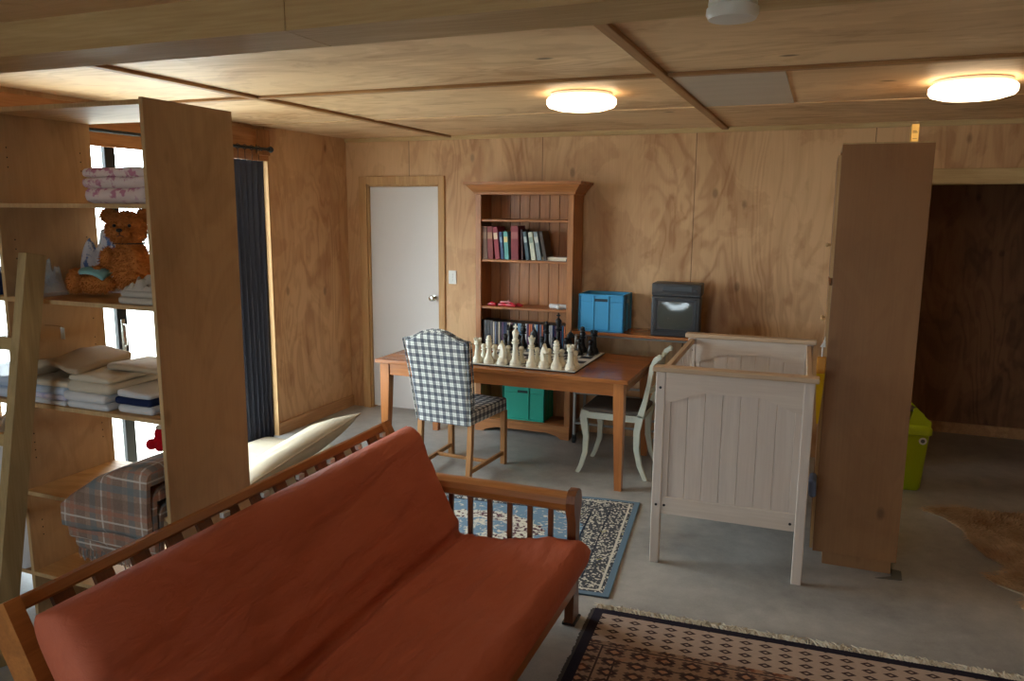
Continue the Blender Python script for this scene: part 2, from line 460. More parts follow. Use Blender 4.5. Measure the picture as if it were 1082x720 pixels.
# pine reveal and head board above the window
struct('trim_11', boxes([((-4.03, 4.985, 0), (-3.985, 5.0, 2.17))]), M_pine)
struct('trim_12', boxes([((-4.0, 2.2, 2.17), (-3.975, 4.99, 2.40))], .002), wood('pine_head_board', lin(190, 134, 84), lin(150, 96, 54), 'y', .5, .3))
struct('trim_13', boxes([((-3.975, 4.85, 2.21), (-3.95, 4.98, 2.40))], .002), wood('pine_block', lin(180, 124, 76), lin(130, 82, 44), 'z', .5, .3))
w2 = struct('added_fill_window', boxes([((-2.6, -3.1, 1.0), (-2.54, -3.03, 2.05)), ((-.66, -3.1, 1.0), (-.6, -3.03, 2.05)), ((-2.6, -3.1, 1.99), (-.6, -3.03, 2.05)), ((-2.6, -3.1, 1.0), (-.6, -3.03, 1.06)), ((-1.63, -3.1, 1.0), (-1.57, -3.03, 2.05))]), M_black)  # unseen window added behind the camera to light front-facing surfaces
obj('pane', boxes([((-2.54, -3.07, 1.06), (-.66, -3.064, 1.99))]), M_glass, w2)

# ------------------------------------------------------------------ curtain and rod
t = thing('curtain_rod', 'black curtain rod with a ball finial above the tall window', 'curtain rod', (-3.93, 3.7, 2.255))
obj('rod', mk(tube, [(0, -1.5, 0), (0, 1.22, 0)], .011, 10), M_black, t, True)
for s in (-1.5, 1.22):
    sg = 1 if s > 0 else -1
    bm = BM(); lathe(bm, [(.013, 0), (.016, .012), (.008, .02), (.02, .03), (.024, .042), (.018, .056), (.006, .066)], 12, tmat((0, s, 0), (-PI/2*sg, 0, 0))); obj('finial', bm, M_black, t, True)
for s in (-1.1, 1.16):
    bm = boxes([((-.045, s-.012, -.03), (-.038, s+.012, .03))]); tube(bm, [(-.04, s, 0), (0, s, -.012)], .006, 8); obj('bracket', bm, M_black, t, True)
c = thing('curtain', 'navy blue pleated curtain hanging drawn back at the window edge', 'curtain', (-3.93, 4.66, 0))
bm = BM(); N = 150
def cur(u, v):
    y = -.24 + u*(.43-.02*v) ; top = .03*(1-v)
    amp = .010 + .022*v
    x = amp*math.sin(u*2*PI*7.5 + .6*math.sin(v*3)) + .004*math.sin(u*41+v*5)
    return x, y + .02*(v-.5)*math.sin(u*5)
rows = 26
fr_, bk_ = [], []
for j in range(rows+1):
    v = j/rows; z = 2.165 - v*2.13
    fr_.append([bm.verts.new((cur(i/N, v)[0]+.002, cur(i/N, v)[1], z)) for i in range(N+1)])
    bk_.append([bm.verts.new((cur(i/N, v)[0]-.002, cur(i/N, v)[1], z)) for i in range(N+1)])
for G in (fr_, bk_):
    for j in range(rows):
        for i in range(N): bm.faces.new((G[j][i], G[j][i+1], G[j+1][i+1], G[j+1][i]))
for j in range(rows):
    for i in (0, N): bm.faces.new((fr_[j][i], bk_[j][i], bk_[j+1][i], fr_[j+1][i]))
obj('drape', bm, M_navy, c, True, 80)
for k in range(6):
    bm = BM(); y = -.21+k*.074
    pts = [(.017*math.sin(a*PI/6), y, 2.255+.017*math.cos(a*PI/6)) for a in range(13)]
    tube(bm, pts, .0025, 6); tube(bm, [(0, y, 2.238), (0, y, 2.155)], .0022, 6); obj('ring', bm, M_black, c, True)

# ------------------------------------------------------------------ ceiling lights, smoke alarm, switch
def mat_emit(name, c, s):
    mt, p = begin(name, .4); setcol(p, (.9, .85, .75))
    p.inputs['Emission Color'].default_value = (*c, 1); p.inputs['Emission Strength'].default_value = s; return mt
M_lamp = mat_emit('opal_diffuser', (1.0, .76, .48), LAMP_STRENGTH)
for (x, y, lb) in ((-1.238, 4.119, 'round flush ceiling light glowing warm above the chess table'), (.60, 4.287, 'round flush ceiling light glowing warm above the tall cupboard')):
    t = thing('ceiling_light', lb, 'light', (x, y, H), 0, 'flush ceiling lights')
    bm = BM(); lathe(bm, [(.15, 0), (.165, -.004), (.165, -.018), (.15, -.022)], 40); obj('mounting_ring', bm, M_plastic_w, t, True)
    bm = BM(); lathe(bm, [(.15, -.022), (.176, -.024), (.184, -.034), (.184, -.056), (.174, -.07), (.13, -.083), (.07, -.09), (.01, -.092)], 48); obj('diffuser', bm, M_lamp, t, True)
t = thing('smoke_alarm', 'white round smoke alarm on the underside of the ceiling beam', 'smoke alarm', (-.238, 2.03, 2.32))
bm = BM(); lathe(bm, [(.057, 0), (.058, -.012), (.05, -.015), (.05, -.018)], 36); obj('base', bm, M_plastic_w, t, True)
bm = BM(); lathe(bm, [(.05, -.018), (.061, -.02), (.062, -.034), (.056, -.045), (.03, -.049), (.004, -.05)], 36); obj('cover', bm, M_plastic_w, t, True)
t = thing('light_switch', 'white wall switch plate beside the white door', 'switch', (-2.951, 6.08, 1.241))
obj('plate', boxes([((-.036, -.010, -.058), (.036, 0, .058))], .003), M_plastic_w, t)
for dz in (-.026, 0, .026):
    obj('rocker', mk(box, (-.008, -.015, dz-.009), (.008, -.009, dz+.009), .002), M_greycl if False else M_plastic_w, t)

# ------------------------------------------------------------------ plywood shelf unit
UX0, UX1, UY0, UY1, UT = -3.18, -2.356, 2.26, 2.73, 2.22
t = thing('shelf_unit', 'tall open plywood linen shelf unit standing behind the sofa', 'shelves', (UX1, UY0, 0))
def U(a, b, e=.0012): return mk(box, (a[0]-UX1, a[1]-UY0, a[2]), (b[0]-UX1, b[1]-UY0, b[2]), e, 1)
def upanel(x0, x1):
    bm = U((x0, UY0+.001, 0), (x1, UY1, UT)); o = obj('side_panel', bm, M_unit, t)
    obj('panel_edging', U((x0, UY0-.0015, 0), (x1, UY0+.001, UT)), M_edge, o)
    return o
upanel(UX1-.018, UX1); p2 = upanel(UX0-.018, UX0); upanel(-3.985, -3.967)
for z in (.36, .395, .43, .72, .755, .79, .83, 1.14, 1.175, 1.21, 1.30, 1.56, 1.60, 1.64, 1.68, 1.98, 2.02, 2.06):
    for yy in (UY0+.06, UY1-.06):
        bm = BM(); lathe(bm, [(.0032, -.0005), (.0032, .0006)], 8, tmat((UX0-UX1, yy-UY0, z), (0, PI/2, 0)))
        obj('peg_hole', bm, M_dark, p2)
for z in (2.205, 1.825, 1.435, .985, .58, .20):
    for (xa, xb) in ((UX0, UX1-.018), (-3.967, UX0-.018)):
        zt = z+.007
        if z > 2.2: xb2, xa2 = xb, xa
        o = obj('shelf', U((xa, UY0+.001, zt-.018), (xb, UY1, zt)), M_unitshelf, t)
        obj('shelf_edging', U((xa, UY0-.0012, zt-.018), (xb, UY0+.001, zt)), M_edge, o)
SZ = lambda z: z+.0072

def slab(bm, cx, cy, z, w, d, h, seed=0, wr=.006, r=None, n=14, M=None):
    """soft folded cloth slab"""
    r = r or h*.48
    t_ = bmesh.new(); box(t_, (-w/2, -d/2, 0), (w/2, d/2, h), r, 3)
    bmesh.ops.subdivide_edges(t_, edges=[e for e in t_.edges if e.calc_length() > .06], cuts=max(3, n//3), use_grid_fill=True)
    for v in t_.verts:
        q = Vector((v.co.x*7+seed*3.1, v.co.y*7, v.co.z*12+seed)); nz = noise.noise(q)
        nx = noise.noise(q+Vector((9, 4, 1))); low = min(1, max(0, v.co.z/max(h, 1e-4)))
        v.co.z += nz*wr*low; v.co.x += nx*wr*.8; v.co.y += noise.noise(q*1.7+Vector((3, 3, 3)))*wr*.8
        v.co += Vector((cx, cy, z))
    me = bpy.data.meshes.new('tmp'); t_.to_mesh(me); t_.free(); k0 = len(bm.verts); bm.from_mesh(me); bpy.data.meshes.remove(me)

def cloth(label, x, y, z, w, d, hs, mats, cat='linen', name='folded_cloth', rz=0, seed=1, wr=.006, group='folded linen on the shelves'):
    """a folded cloth: one soft mesh of stacked folds"""
    bm = BM(); zz = 0
    for i, h in enumerate(hs):
        slab(bm, random.uniform(-.006, .006), random.uniform(-.006, .006), zz, w*(1-.02*i), d*(1-.02*i), h, seed+i, wr); zz += h*.93
    o = obj(name, bm, mats, None, True, 60); tag(o, label, cat, group); at(o, (x, y, z), (0, 0, rz)); return o, z+zz
# top shelf: two pink floral folded cloths
_, zz = cloth('pink and white floral cloth folded lowest on the highest shelf', -2.575, 2.46, SZ(1.825), .33, .34, (.064,), M_pink, seed=3, wr=.012)
cloth('pink and white floral cloth lying folded on top of its twin, upper shelf', -2.57, 2.45, zz, .34, .33, (.045, .036), M_pink, seed=8, wr=.016, rz=.06)
# bear shelf linens
def heap(label, x, y, z, w, d, h, mat, seed, name='crumpled_cloth', cat='linen', group='folded linen on the shelves'):
    bm = BM(); n = 26
    g_ = []
    for i in range(n+1):
        row = []
        for j in range(n+1):
            u, v = i/n*2-1, j/n*2-1
            e = max(0, (1-abs(u)**3)*(1-abs(v)**3))**.45
            q = Vector((u*2.2+seed, v*2.2, seed*.7)); r_ = abs(noise.noise(q))*1.3 + .35 + noise.noise(q*2.6)*.35
            ex = 1+.12*noise.noise(Vector((seed, u*2, v*2)))
            row.append(bm.verts.new((u*w/2*ex, v*d/2*ex, max(.001, h*e*max(.12, min(1.05, r_))))))
        g_.append(row)
    lo = [[bm.verts.new((vv.co.x, vv.co.y, 0)) for vv in r] for r in g_]
    for G in (g_, lo):
        for i in range(n):
            for j in range(n): bm.faces.new((G[i][j], G[i+1][j], G[i+1][j+1], G[i][j+1]))
    for i in range(n):
        for (a, b_) in (((i, 0), (i+1, 0)), ((i, n), (i+1, n)), ((0, i), (0, i+1)), ((n, i), (n, i+1))):
            bm.faces.new((g_[a[0]][a[1]], g_[b_[0]][b_[1]], lo[b_[0]][b_[1]], lo[a[0]][a[1]]))
    o = obj(name, bm, mat, None, True, 70); tag(o, label, cat, group); at(o, (x, y, z)); return o
heap('crumpled white and blue floral cloth heaped behind the teddy bear', -3.0, 2.645, SZ(1.435), .31, .16, .27, M_blueflor, 5.2)
o, zz = cloth('pale grey cloth folded flat to the right of the teddy bear', -2.475, 2.36, SZ(1.435), .18, .18, (.03, .028), M_greycl, seed=5, wr=.009)
heap('loosely crumpled pale grey cloth lying on the cloth beside the bear', -2.465, 2.365, zz+.001, .16, .17, .055, M_greycl, 2.2)
# middle shelf stacks
s0 = SZ(.985)
o, zz = cloth('white folded sheet at the bottom left of the middle shelf', -3.03, 2.43, s0, .27, .33, (.022,), M_whitecl, seed=1)
o, zz = cloth('lilac-white folded sheet second from the bottom, middle shelf left', -3.03, 2.43, zz, .265, .33, (.026,), floral('lilac_cloth', lin(206, 200, 214), lin(180, 176, 206), lin(222, 216, 222), 14), seed=2)
o, zz = cloth('pale blue folded sheet in the left stack of the middle shelf', -3.03, 2.43, zz, .265, .33, (.034,), M_bluecl, seed=3)
o, zz = cloth('cream folded sheet under the beige cushion cover, middle shelf', -3.025, 2.43, zz, .27, .33, (.026,), M_cream, seed=4)
bm = BM(); slab(bm, 0, 0, 0, .30, .32, .045, 12, .015)
for v in bm.verts:
    k = max(0, v.co.x+.15)/.30; v.co.z += .055*math.exp(-((v.co.x+.02)/.09)**2) + .03*k*k + .03*noise.noise(v.co*6)
    v.co.y -= .02*k
o = obj('cushion_cover', bm, M_beige, None, True, 60); tag(o, 'beige linen cushion cover humped on top of the left middle stack', 'cushion cover'); at(o, (-2.99, 2.44, zz+.004), (0, 0, .1))
o, zz = cloth('white folded towel at the bottom of the centre stack, middle shelf', -2.775, 2.42, s0, .23, .32, (.032,), M_whitecl, seed=6)
o, zz = cloth('white folded towel second from bottom in the centre stack, middle shelf', -2.78, 2.42, zz, .235, .32, (.04,), M_whitecl, seed=7)
o, zz = cloth('cream striped towel folded over on top of the centre stack, middle shelf', -2.765, 2.43, zz, .24, .32, (.05, .03), M_cream, seed=9, wr=.012)
o, zz2 = cloth('tan linen cloth lying across the top of the centre and right stacks', -2.64, 2.50, zz+.004, .30, .22, (.024,), M_beige, seed=14, wr=.008)
o, zz = cloth('white folded cloth at the bottom of the right stack, middle shelf', -2.535, 2.40, s0, .19, .25, (.038,), M_whitecl, seed=16)
o, zz = cloth('navy blue folded cloth in the middle of the right stack', -2.54, 2.40, zz, .195, .25, (.034,), M_navycl, seed=18, wr=.009)
o, zz = cloth('white cotton cloth folded on top of the navy one', -2.535, 2.39, zz, .18, .23, (.03,), M_whitecl, seed=21, wr=.01)
# bottom: plaid blankets
s1 = SZ(.58)
def blanket(label, oz, h, drop, seed, off=0.0, fr=False):
    z = s1+.0005
    def fx(x):
        u = min(1, max(0, (x+.24)/.48)); return .10+.9*(1-(1-u)**2.0)
    bm = BM(); w = .48; f_ = -.232-off
    prof = [(.24, .004), (.25, h*.5), (.235, h)] + [(.2-.4*k/8, h) for k in range(9)] + [(f_+.018, h*.97), (f_-.004, h*.82), (f_-.016, h*.5), (f_-.019, 0)]
    prof += [(f_-.021-(0, .001, .004, .002, -.012)[k], -drop*(0, .3, .6, .9, 1.0)[k]) for k in range(1, 5)] + [(f_-.002, -drop*k/4) for k in range(4, 0, -1)] + [(f_, .0)] + [(-.2+.4*k/6, .0) for k in range(7)]
    n = 26; rings = []
    for i in range(n+1):
        x = -w/2+w*i/n; u = abs(2*i/n-1); e_ = 1-.35*u**9
        ring = []
        for (y, zz_) in prof:
            q = Vector((x*9, y*7, zz_*10+seed)); nz_ = noise.noise(q)
            k_ = max(0, zz_/h) if zz_ > 0 else 0
            F_ = fx(x)
            if zz_ >= 0: z2 = F_*(oz+zz_*e_) + nz_*.014*k_*F_
            else:
                kk = -zz_/drop; z2 = F_*oz*(1-kk) - drop*kk + .006*math.sin(x*14+seed)*kk
            y2 = y + (-.004*abs(noise.noise(q*1.5)) if y < f_ else 0)
            ring.append(Vector((x*(1-.02*max(0, -zz_)/max(drop, .01)), y2, z2)))
        rings.append(ring)
    loft(bm, rings)
    r = thing('plaid_blanket', label, 'blanket', (-2.626, 2.485, z), 0, 'plaid blankets on the lower shelf')
    obj('blanket_cloth', bm, M_plaid, r, True, 60)
    if fr:
        for i in range(44):
            x = -w/2+.008+i*(w-.02)/43; y = f_-.010
            L = random.uniform(.04, .06); dx = random.uniform(-.008, .008)
            bm = BM(); tube(bm, [(x, y, -drop+.004), (x+dx*.5, y-.004, -drop-L*.5), (x+dx, y+.002, -drop-L)], [.0048, .0046, .003], 5)
            obj('fringe_tassel', bm, M_plaid, r, True)
    return r
blanket('brown plaid wool blanket at the bottom of the pile with a hanging fringe', 0, .07, .20, 1, 0, True)
blanket('middle brown and blue plaid blanket of the pile on the lower shelf', 0.078, .065, .150, 4, .028)
blanket('brown plaid wool blanket on the very top of the pile', 0.150, .075, .080, 7, .056)
# red knitted toy
t = thing('knitted_toy', 'small red knitted toy with a cream top on the plaid blankets', 'toy', (-2.69, 2.56, s1+.165))
bm = BM(); ball(bm, (0, 0, .035), .042, 3, (1, .8, .8)); ball(bm, (-.04, -.02, .02), .026, 2); ball(bm, (.02, -.03, .02), .024, 2); ball(bm, (.005, 0, .07), .034, 3)
obj('body', bm, M_redfuzz, t, True)
bm = BM(); ball(bm, (.012, 0, .108), .02, 2); ball(bm, (.004, 0, .1), .026, 2, (1, 1, .5)); obj('cap', bm, M_cream, t, True)
# left bay contents seen past the ladder
cloth('blue-black folded cloth on the bear shelf beyond the ladder', -3.42, 2.44, SZ(1.435), .34, .34, (.05, .05), M_navycl, seed=31)
cloth('pale blue folded sheet on the shelf left of the ladder', -3.42, 2.44, s0, .36, .34, (.05, .05), M_bluecl, seed=33)
heap('heap of white bedding on the low shelf left of the ladder', -3.45, 2.46, s1, .42, .4, .33, M_whitecl, 9.4, 'bedding')
heap('white and blue bedding on the lowest shelf left of the ladder', -3.45, 2.46, SZ(.20), .42, .4, .28, M_whitecl, 3.4, 'bedding')
mt, p = begin('clear_film', .12, 0, .6); p.inputs['Alpha'].default_value = .32; setcol(p, lin(205, 215, 222)); M_film = mt
heap('clear plastic bag on the shelf left of the ladder', -3.42, 2.44, s0+.102, .34, .34, .15, M_film, 6.1, 'plastic_bag', 'bag', None)
heap('clear plastic bag on the shelf to the left of the teddy bear', -3.10, 2.36, SZ(1.435), .13, .16, .17, M_film, 1.7, 'plastic_bag', 'bag', None)
# white hook bracket on the divider
t = thing('wire_hook', 'small white wire hook with a tag on the plywood divider', 'hook', (UX0, 2.42, 1.30))
obj('wire', mk(tube, [(0, 0, .0), (.05, 0, .002), (.10, 0, .0), (.105, 0, -.02)], .002, 6), M_chrome, t, True)
obj('tag', mk(box, (.095, -.002, -.055), (.118, .002, -.005), .001), M_plastic_w, t)

# ------------------------------------------------------------------ teddy bear
def tufts(bm, src, count, L, wdt, down=0.0, seed=0, jit=.6):
    rnd = random.Random(seed)
    fs = [f for f in src.faces]; ar = [f.calc_area() for f in fs]; tot = sum(ar)
    picks = rnd.choices(fs, weights=ar, k=count)
    for f in picks:
        vs = [v.co for v in f.verts]; a, b_ = rnd.random(), rnd.random()
        if a+b_ > 1: a, b_ = 1-a, 1-b_
        p = vs[0]+(vs[1]-vs[0])*a+(vs[2]-vs[0])*b_; nrm = f.normal
        d_ = (nrm + Vector((rnd.uniform(-jit, jit), rnd.uniform(-jit, jit), rnd.uniform(-jit, jit)-down))).normalized()
        sd = d_.cross(Vector((rnd.random()-.5, rnd.random()-.5, rnd.random()-.5))).normalized()*wdt
        sd2 = d_.cross(sd).normalized()*wdt
        l = L*rnd.uniform(.6, 1.3)
        A = [bm.verts.new(p+sd-nrm*.002), bm.verts.new(p-sd*.5+sd2*.87-nrm*.002), bm.verts.new(p-sd*.5-sd2*.87-nrm*.002)]
        mid = p+d_*l*.6; tip = bm.verts.new(p+d_*l+Vector((0, 0, -down*l*.4)))
        for i in range(3): bm.faces.new((A[i], A[(i+1) % 3], tip))
def furred(name, shapes, parent, count, L=.016, mat=None, seed=0):
    s = BM()
    for sh in shapes: ball(s, *sh)
    bmesh.ops.triangulate(s, faces=s.faces); s.normal_update()
    bm = s.copy(); tufts(bm, s, count, L, .0022, .25, seed); s.free()
    return obj(name, bm, mat or M_fur, parent, True, 50)
t = thing('teddy_bear', 'curly brown teddy bear sitting on the plywood shelf', 'teddy bear', (-2.728, 2.49, SZ(1.435)+.014)); t.scale = (.93, .93, .93)
bear_body = furred('body', [((0.005, .01, .115), .10, 3, (.95, .8, 1.15)), ((0, .01, .19), .07, 3, (1, .85, .9))], t, 2600, .017, seed=1)
hd = furred('head', [((0, -.01, .295), .083, 3, (1.02, .9, .92))], t, 1900, .016, seed=2); hd.rotation_euler.z = .62
for s in (-1, 1): hd = furred('ear', [((s*.075, 0, .352), .032, 3, (1, .6, 1))], t, 420, .013, seed=3+s); hd.rotation_euler.z = .62
hd = furred('muzzle', [((-.006, -.085, .278), .036, 3, (1, .85, .75))], t, 420, .008, seed=8); hd.rotation_euler.z = .62
bm = BM(); ball(bm, (-.008, -.121, .290), .011, 2, (1.2, .7, .8)); tube(bm, [(-.008, -.118, .285), (-.008, -.116, .270)], .0018, 6); tube(bm, [(-.022, -.108, .262), (-.008, -.116, .268), (.006, -.108, .262)], .0016, 6); obj('nose', bm, M_piece_b, t, True).rotation_euler.z = .62
for s in (-1, 1):
    bm = BM(); ball(bm, (s*.031-.004, -.083, .309), .0075, 2); obj('eye', bm, M_piece_b, t, True).rotation_euler.z = .62
bm = BM(); pts = [(.072*math.cos(a*PI/12), .005+.062*math.sin(a*PI/12), .228) for a in range(25)]; tube(bm, pts, .003, 6); obj('neck_cord', bm, plain('dark_cord', lin(40, 30, 24), .7), t, True)
furred('arm', [((-.10, -.03, .15), .035, 3, (.9, .9, 2.0), (.3, .5, 0)), ((-.125, -.06, .095), .034, 2)], t, 700, .015, seed=11)
furred('arm', [((.085, -.035, .14), .036, 3, (.9, .9, 2.1), (.3, -.15, 0)), ((.085, -.07, .075), .035, 2)], t, 700, .015, seed=12)
furred('leg', [((-.12, -.08, .045), .047, 3, (1.9, 1, .9), (0, 0, .35)), ((-.20, -.12, .055), .042, 3, (.8, 1, 1.25))], t, 1000, .014, seed=13)
furred('leg', [((-.20, -.015, .04), .042, 3, (2.0, 1, .9), (0, 0, .1)), ((-.305, -.03, .055), .042, 3, (.8, 1, 1.25))], t, 1000, .014, seed=14)
bm = BM(); slab(bm, 0, 0, 0, .14, .10, .016, 3, .008)
for v in bm.verts: v.co.z += .03*(1-(v.co.x/.09)**2) - .02*abs(v.co.y/.06)
o = obj('teal_cloth', bm, M_teal, None, True, 60); tag(o, 'pale teal cloth lying across the teddy bear\'s lap', 'cloth'); at(o, (-2.86, 2.43, SZ(1.435)+.085), (.1, .12, .2))

# ------------------------------------------------------------------ ladder
t = thing('ladder', 'raw pine timber ladder leaning on the shelf unit, left edge', 'ladder', (-2.93, 1.90, 0))
lean = math.atan2(.30, 1.60)
for x in (0, -.52):
    bm = BM(); L = 1.66
    box(bm, (x-.0225, -.045, .015), (x+.0225, .045, L), .002, 1, tmat((0, 0, 0), (-lean, 0, 0))); o = obj('rail', bm, M_ladder, t)
for z in (.18, .555, .915, 1.30):
    bm = BM(); box(bm, (-.4975, -.02, z-.03), (-.0225, .015, z+.02), .002, 1, tmat((0, 0, 0), (-lean, 0, 0))); obj('rung', bm, M_ladderx, t)

# ------------------------------------------------------------------ floor cushions by the window
def pillow(w, d, tck, seed=0, n=34, pw=3.0, wr=.006):
    bm = BM(); up, lo = [], []
    for i in range(n+1):
        a, b_ = [], []
        for j in range(n+1):
            u = math.sin((i/n-.5)*PI); v = math.sin((j/n-.5)*PI)
            e = max(0, (1-abs(u)**pw)*(1-abs(v)**pw))**.55
            cx = 1-.05*(1-abs(v)**2)*abs(u); cy = 1-.05*(1-abs(u)**2)*abs(v)
            q = Vector((u*3+seed, v*3, seed)); nz = noise.noise(q)*wr*e*2
            P_ = (u*w/2*cx, v*d/2*cy)
            a.append(bm.verts.new((P_[0], P_[1], tck/2*e+nz+.0012))); b_.append(bm.verts.new((P_[0], P_[1], -tck/2*e+nz*.5-.0012)))
        up.append(a); lo.append(b_)
    for G in (up, lo):
        for i in range(n):
            for j in range(n): bm.faces.new((G[i][j], G[i+1][j], G[i+1][j+1], G[i][j+1]))
    rim = [(i, 0) for i in range(n)]+[(n, j) for j in range(n)]+[(i, n) for i in range(n, 0, -1)]+[(0, j) for j in range(n, 0, -1)]
    for k in range(len(rim)):
        a, c_ = rim[k], rim[(k+1) % len(rim)]
        bm.faces.new((up[a[0]][a[1]], up[c_[0]][c_[1]], lo[c_[0]][c_[1]], lo[a[0]][a[1]]))
    return bm, [up[a[0]][a[1]].co.copy() for a in rim]
t = thing('floor_cushion', 'flat white floor cushion with a navy label under the window', 'cushion', (-3.47, 3.86, .062))
bm, rim = pillow(.86, 1.75, .12, 2, pw=9); obj('cover', bm, M_linen, t, True, 80)
obj('label_patch', mk(box, (-.02, .16, .059), (.07, .25, .064), .001), M_navycl, t)
t = thing('linen_pillow', 'large natural linen pillow with piped edge lying behind the sofa', 'pillow', (-3.12, 3.98, .245)); t.rotation_euler = (.10, -.42, 0)
bm, rim = pillow(.36, 1.30, .17, 5, pw=3.0); obj('cover', bm, M_linen, t, True, 80)
bm = BM(); rim2 = rim[::2]+[rim[0]]; tube(bm, rim2, .006, 6); obj('piping', bm, M_beige, t, True)
t = thing('grey_pillow', 'grey-beige pillow lying under the window behind the shelf unit', 'pillow', (-3.42, 3.06, .26)); t.rotation_euler = (0, -.10, .05)
bm, rim = pillow(.60, .42, .26, 7); obj('cover', bm, M_greycl, t, True, 80)
bm = BM(); tube(bm, rim[::2]+[rim[0]], .005, 6); obj('piping', bm, M_beige, t, True)

# ------------------------------------------------------------------ sofa
t = thing('futon_sofa', 'wooden slatted futon sofa with a rust orange mattress', 'sofa', (-1.4, 2.15, 0))
def S(p): return (p[0]+1.4, p[1]-2.15, p[2])
SY0, SY1 = 1.20, 3.13
# futon mattress swept along an L path
def mattress():
    path = [Vector((-1.728, .832)), Vector((-1.662, .69)), Vector((-1.58, .53)), Vector((-1.525, .40)), Vector((-1.475, .325)), Vector((-1.40, .295)), Vector((-1.22, .31)), Vector((-1.02, .345)), Vector((-.835, .375))]
    seglen = [0]
    for i in range(1, len(path)): seglen.append(seglen[-1]+(path[i]-path[i-1]).length)
    Ltot = seglen[-1]
    def P_(s):
        s = min(max(s, 0), 1)*Ltot
        for i in range(1, len(path)):
            if s <= seglen[i]+1e-9:
                f = (s-seglen[i-1])/(seglen[i]-seglen[i-1]); a = path[i-1]; b_ = path[i]
                return a.lerp(b_, f)
        return path[-1]
    def sm(s): return (P_(s-.04)+P_(s-.02)+P_(s)+P_(s+.02)+P_(s+.04))/5 if .05 < s < .95 else P_(s)
    NS, NY = 90, 120; up, lo = [], []; Y0, Y1 = SY0+.02, SY1-.065
    def dens(f): return .5-.5*math.cos(PI*f) if False else f
    def ease(f):
        # denser near both ends
        return .5+.5*math.sin((f-.5)*PI)*.35+.65*(f-.5)
    fold = seglen[4]/Ltot
    bm = BM()
    for i in range(NS+1):
        s = ease(i/NS); c0 = sm(s); tn = (sm(min(1, s+.01))-sm(max(0, s-.01))).normalized(); nr = Vector((-tn.y, tn.x))
        if nr.x < 0 and nr.y < 0: nr = -nr
        a, b_ = [], []
        for j in range(NY+1):
            v = ease(j/NY); Y = Y0+(Y1-Y0)*v
            U_, V_ = 2*s-1, 2*v-1
            e = (max(0, 1-abs(U_)**22)*max(0, 1-abs(V_)**40))**.5
            T = .078
            crease = math.exp(-((s-fold)/.035)**2)*.035
            puff = .012*math.sin(PI*v)*1.0
            w1 = noise.noise(Vector((s*11, Y*1.6, 0)))*.014 + noise.noise(Vector((s*26, Y*3.0, 3)))*.0055
            w2 = noise.noise(Vector((s*34+Y*5, Y*3, 7)))*.006*math.exp(-((s-fold)/.2)**2)
            w3 = max(0, noise.noise(Vector((s*16-Y*4.0, Y*2.0, 12)))) *.030*math.exp(-((s-fold-.04)/.13)**2)
            w4 = noise.noise(Vector((s*60, Y*7, 5)))*.003
            hU = (T + puff + w1 + w2 + w3 + w4 - crease)*e
            hL = (T + puff*.2)*e
            pu = c0+nr*hU; pl = c0-nr*hL
            yy = Y + noise.noise(Vector((s*7, V_*2, 9)))*.008*abs(V_)
            a.append(bm.verts.new(S((pu.x, yy, pu.y)))); b_.append(bm.verts.new(S((pl.x, yy, pl.y))))
        up.append(a); lo.append(b_)
    for G in (up, lo):
        for i in range(NS):
            for j in range(NY): bm.faces.new((G[i][j], G[i+1][j], G[i+1][j+1], G[i][j+1]))
    bmesh.ops.remove_doubles(bm, verts=bm.verts, dist=.0006)
    es = [e for e in bm.edges if e.is_boundary]
    if es: bmesh.ops.holes_fill(bm, edges=es)
    return bm, up, lo
mbm, up, lo = mattress()
mat_o = obj('mattress', mbm, M_futon, t, True, 85)
# back frame (leaning), rail top, slats
def sb(name, a, b_, w, th, mat, side, parent=None):
    bm = BM(); ribbon(bm, [S(a), S(b_)], w, th, side); return obj(name, bm, mat, parent or t)
bk0 = Vector((-1.62, 0, .28)); bk1 = Vector((-1.90, 0, .80))
bm = BM(); rr = [(-.024, -.014), (-.018, -.020), (.018, -.020), (.024, -.014), (.024, .012), (.014, .020), (-.014, .020), (-.024, .012)]
ang = math.atan2(.28, .52)
prism(bm, [(p_[0]*math.cos(ang)*1+p_[1]*-math.sin(ang)-1.885+1.4, p_[0]*math.sin(ang)+p_[1]*math.cos(ang)+.795) for p_ in rr], 'y', 1.275-2.15, SY1-2.15-.005)
obj('back_rail', bm, M_couch, t)
prismbox = lambda x, z, h, a, b_, nm, mt_: obj(nm, mk(box, S((x-.02, a, z-h/2)), S((x+.02, b_, z+h/2)), .004), mt_, t)
prismbox(-1.66, .34, .07, SY0+.01, SY1-.035, 'lower_back_rail', M_couch)
n = 13
for k in range(n):
    y = 1.40 + k*(SY1-1.40-.14)/(n-1)
    sb('back_slat', (-1.672, y, .37), (-1.876, y, .785), .062, .014, M_couchz, Vector((0, 1, 0)))
for y in (1.25, SY1-.03):
    sb('back_stile', (-1.60, y, .24), (-1.892, y, .815), .045, .085, M_couch, Vector((0, 1, 0)))
# white clips between slats
for k in range(6):
    y = 2.0+k*.21
    obj('clip', mk(box, S((-1.866, y, .765)), S((-1.848, y+.035, .785)), .003), M_plastic_w, t)
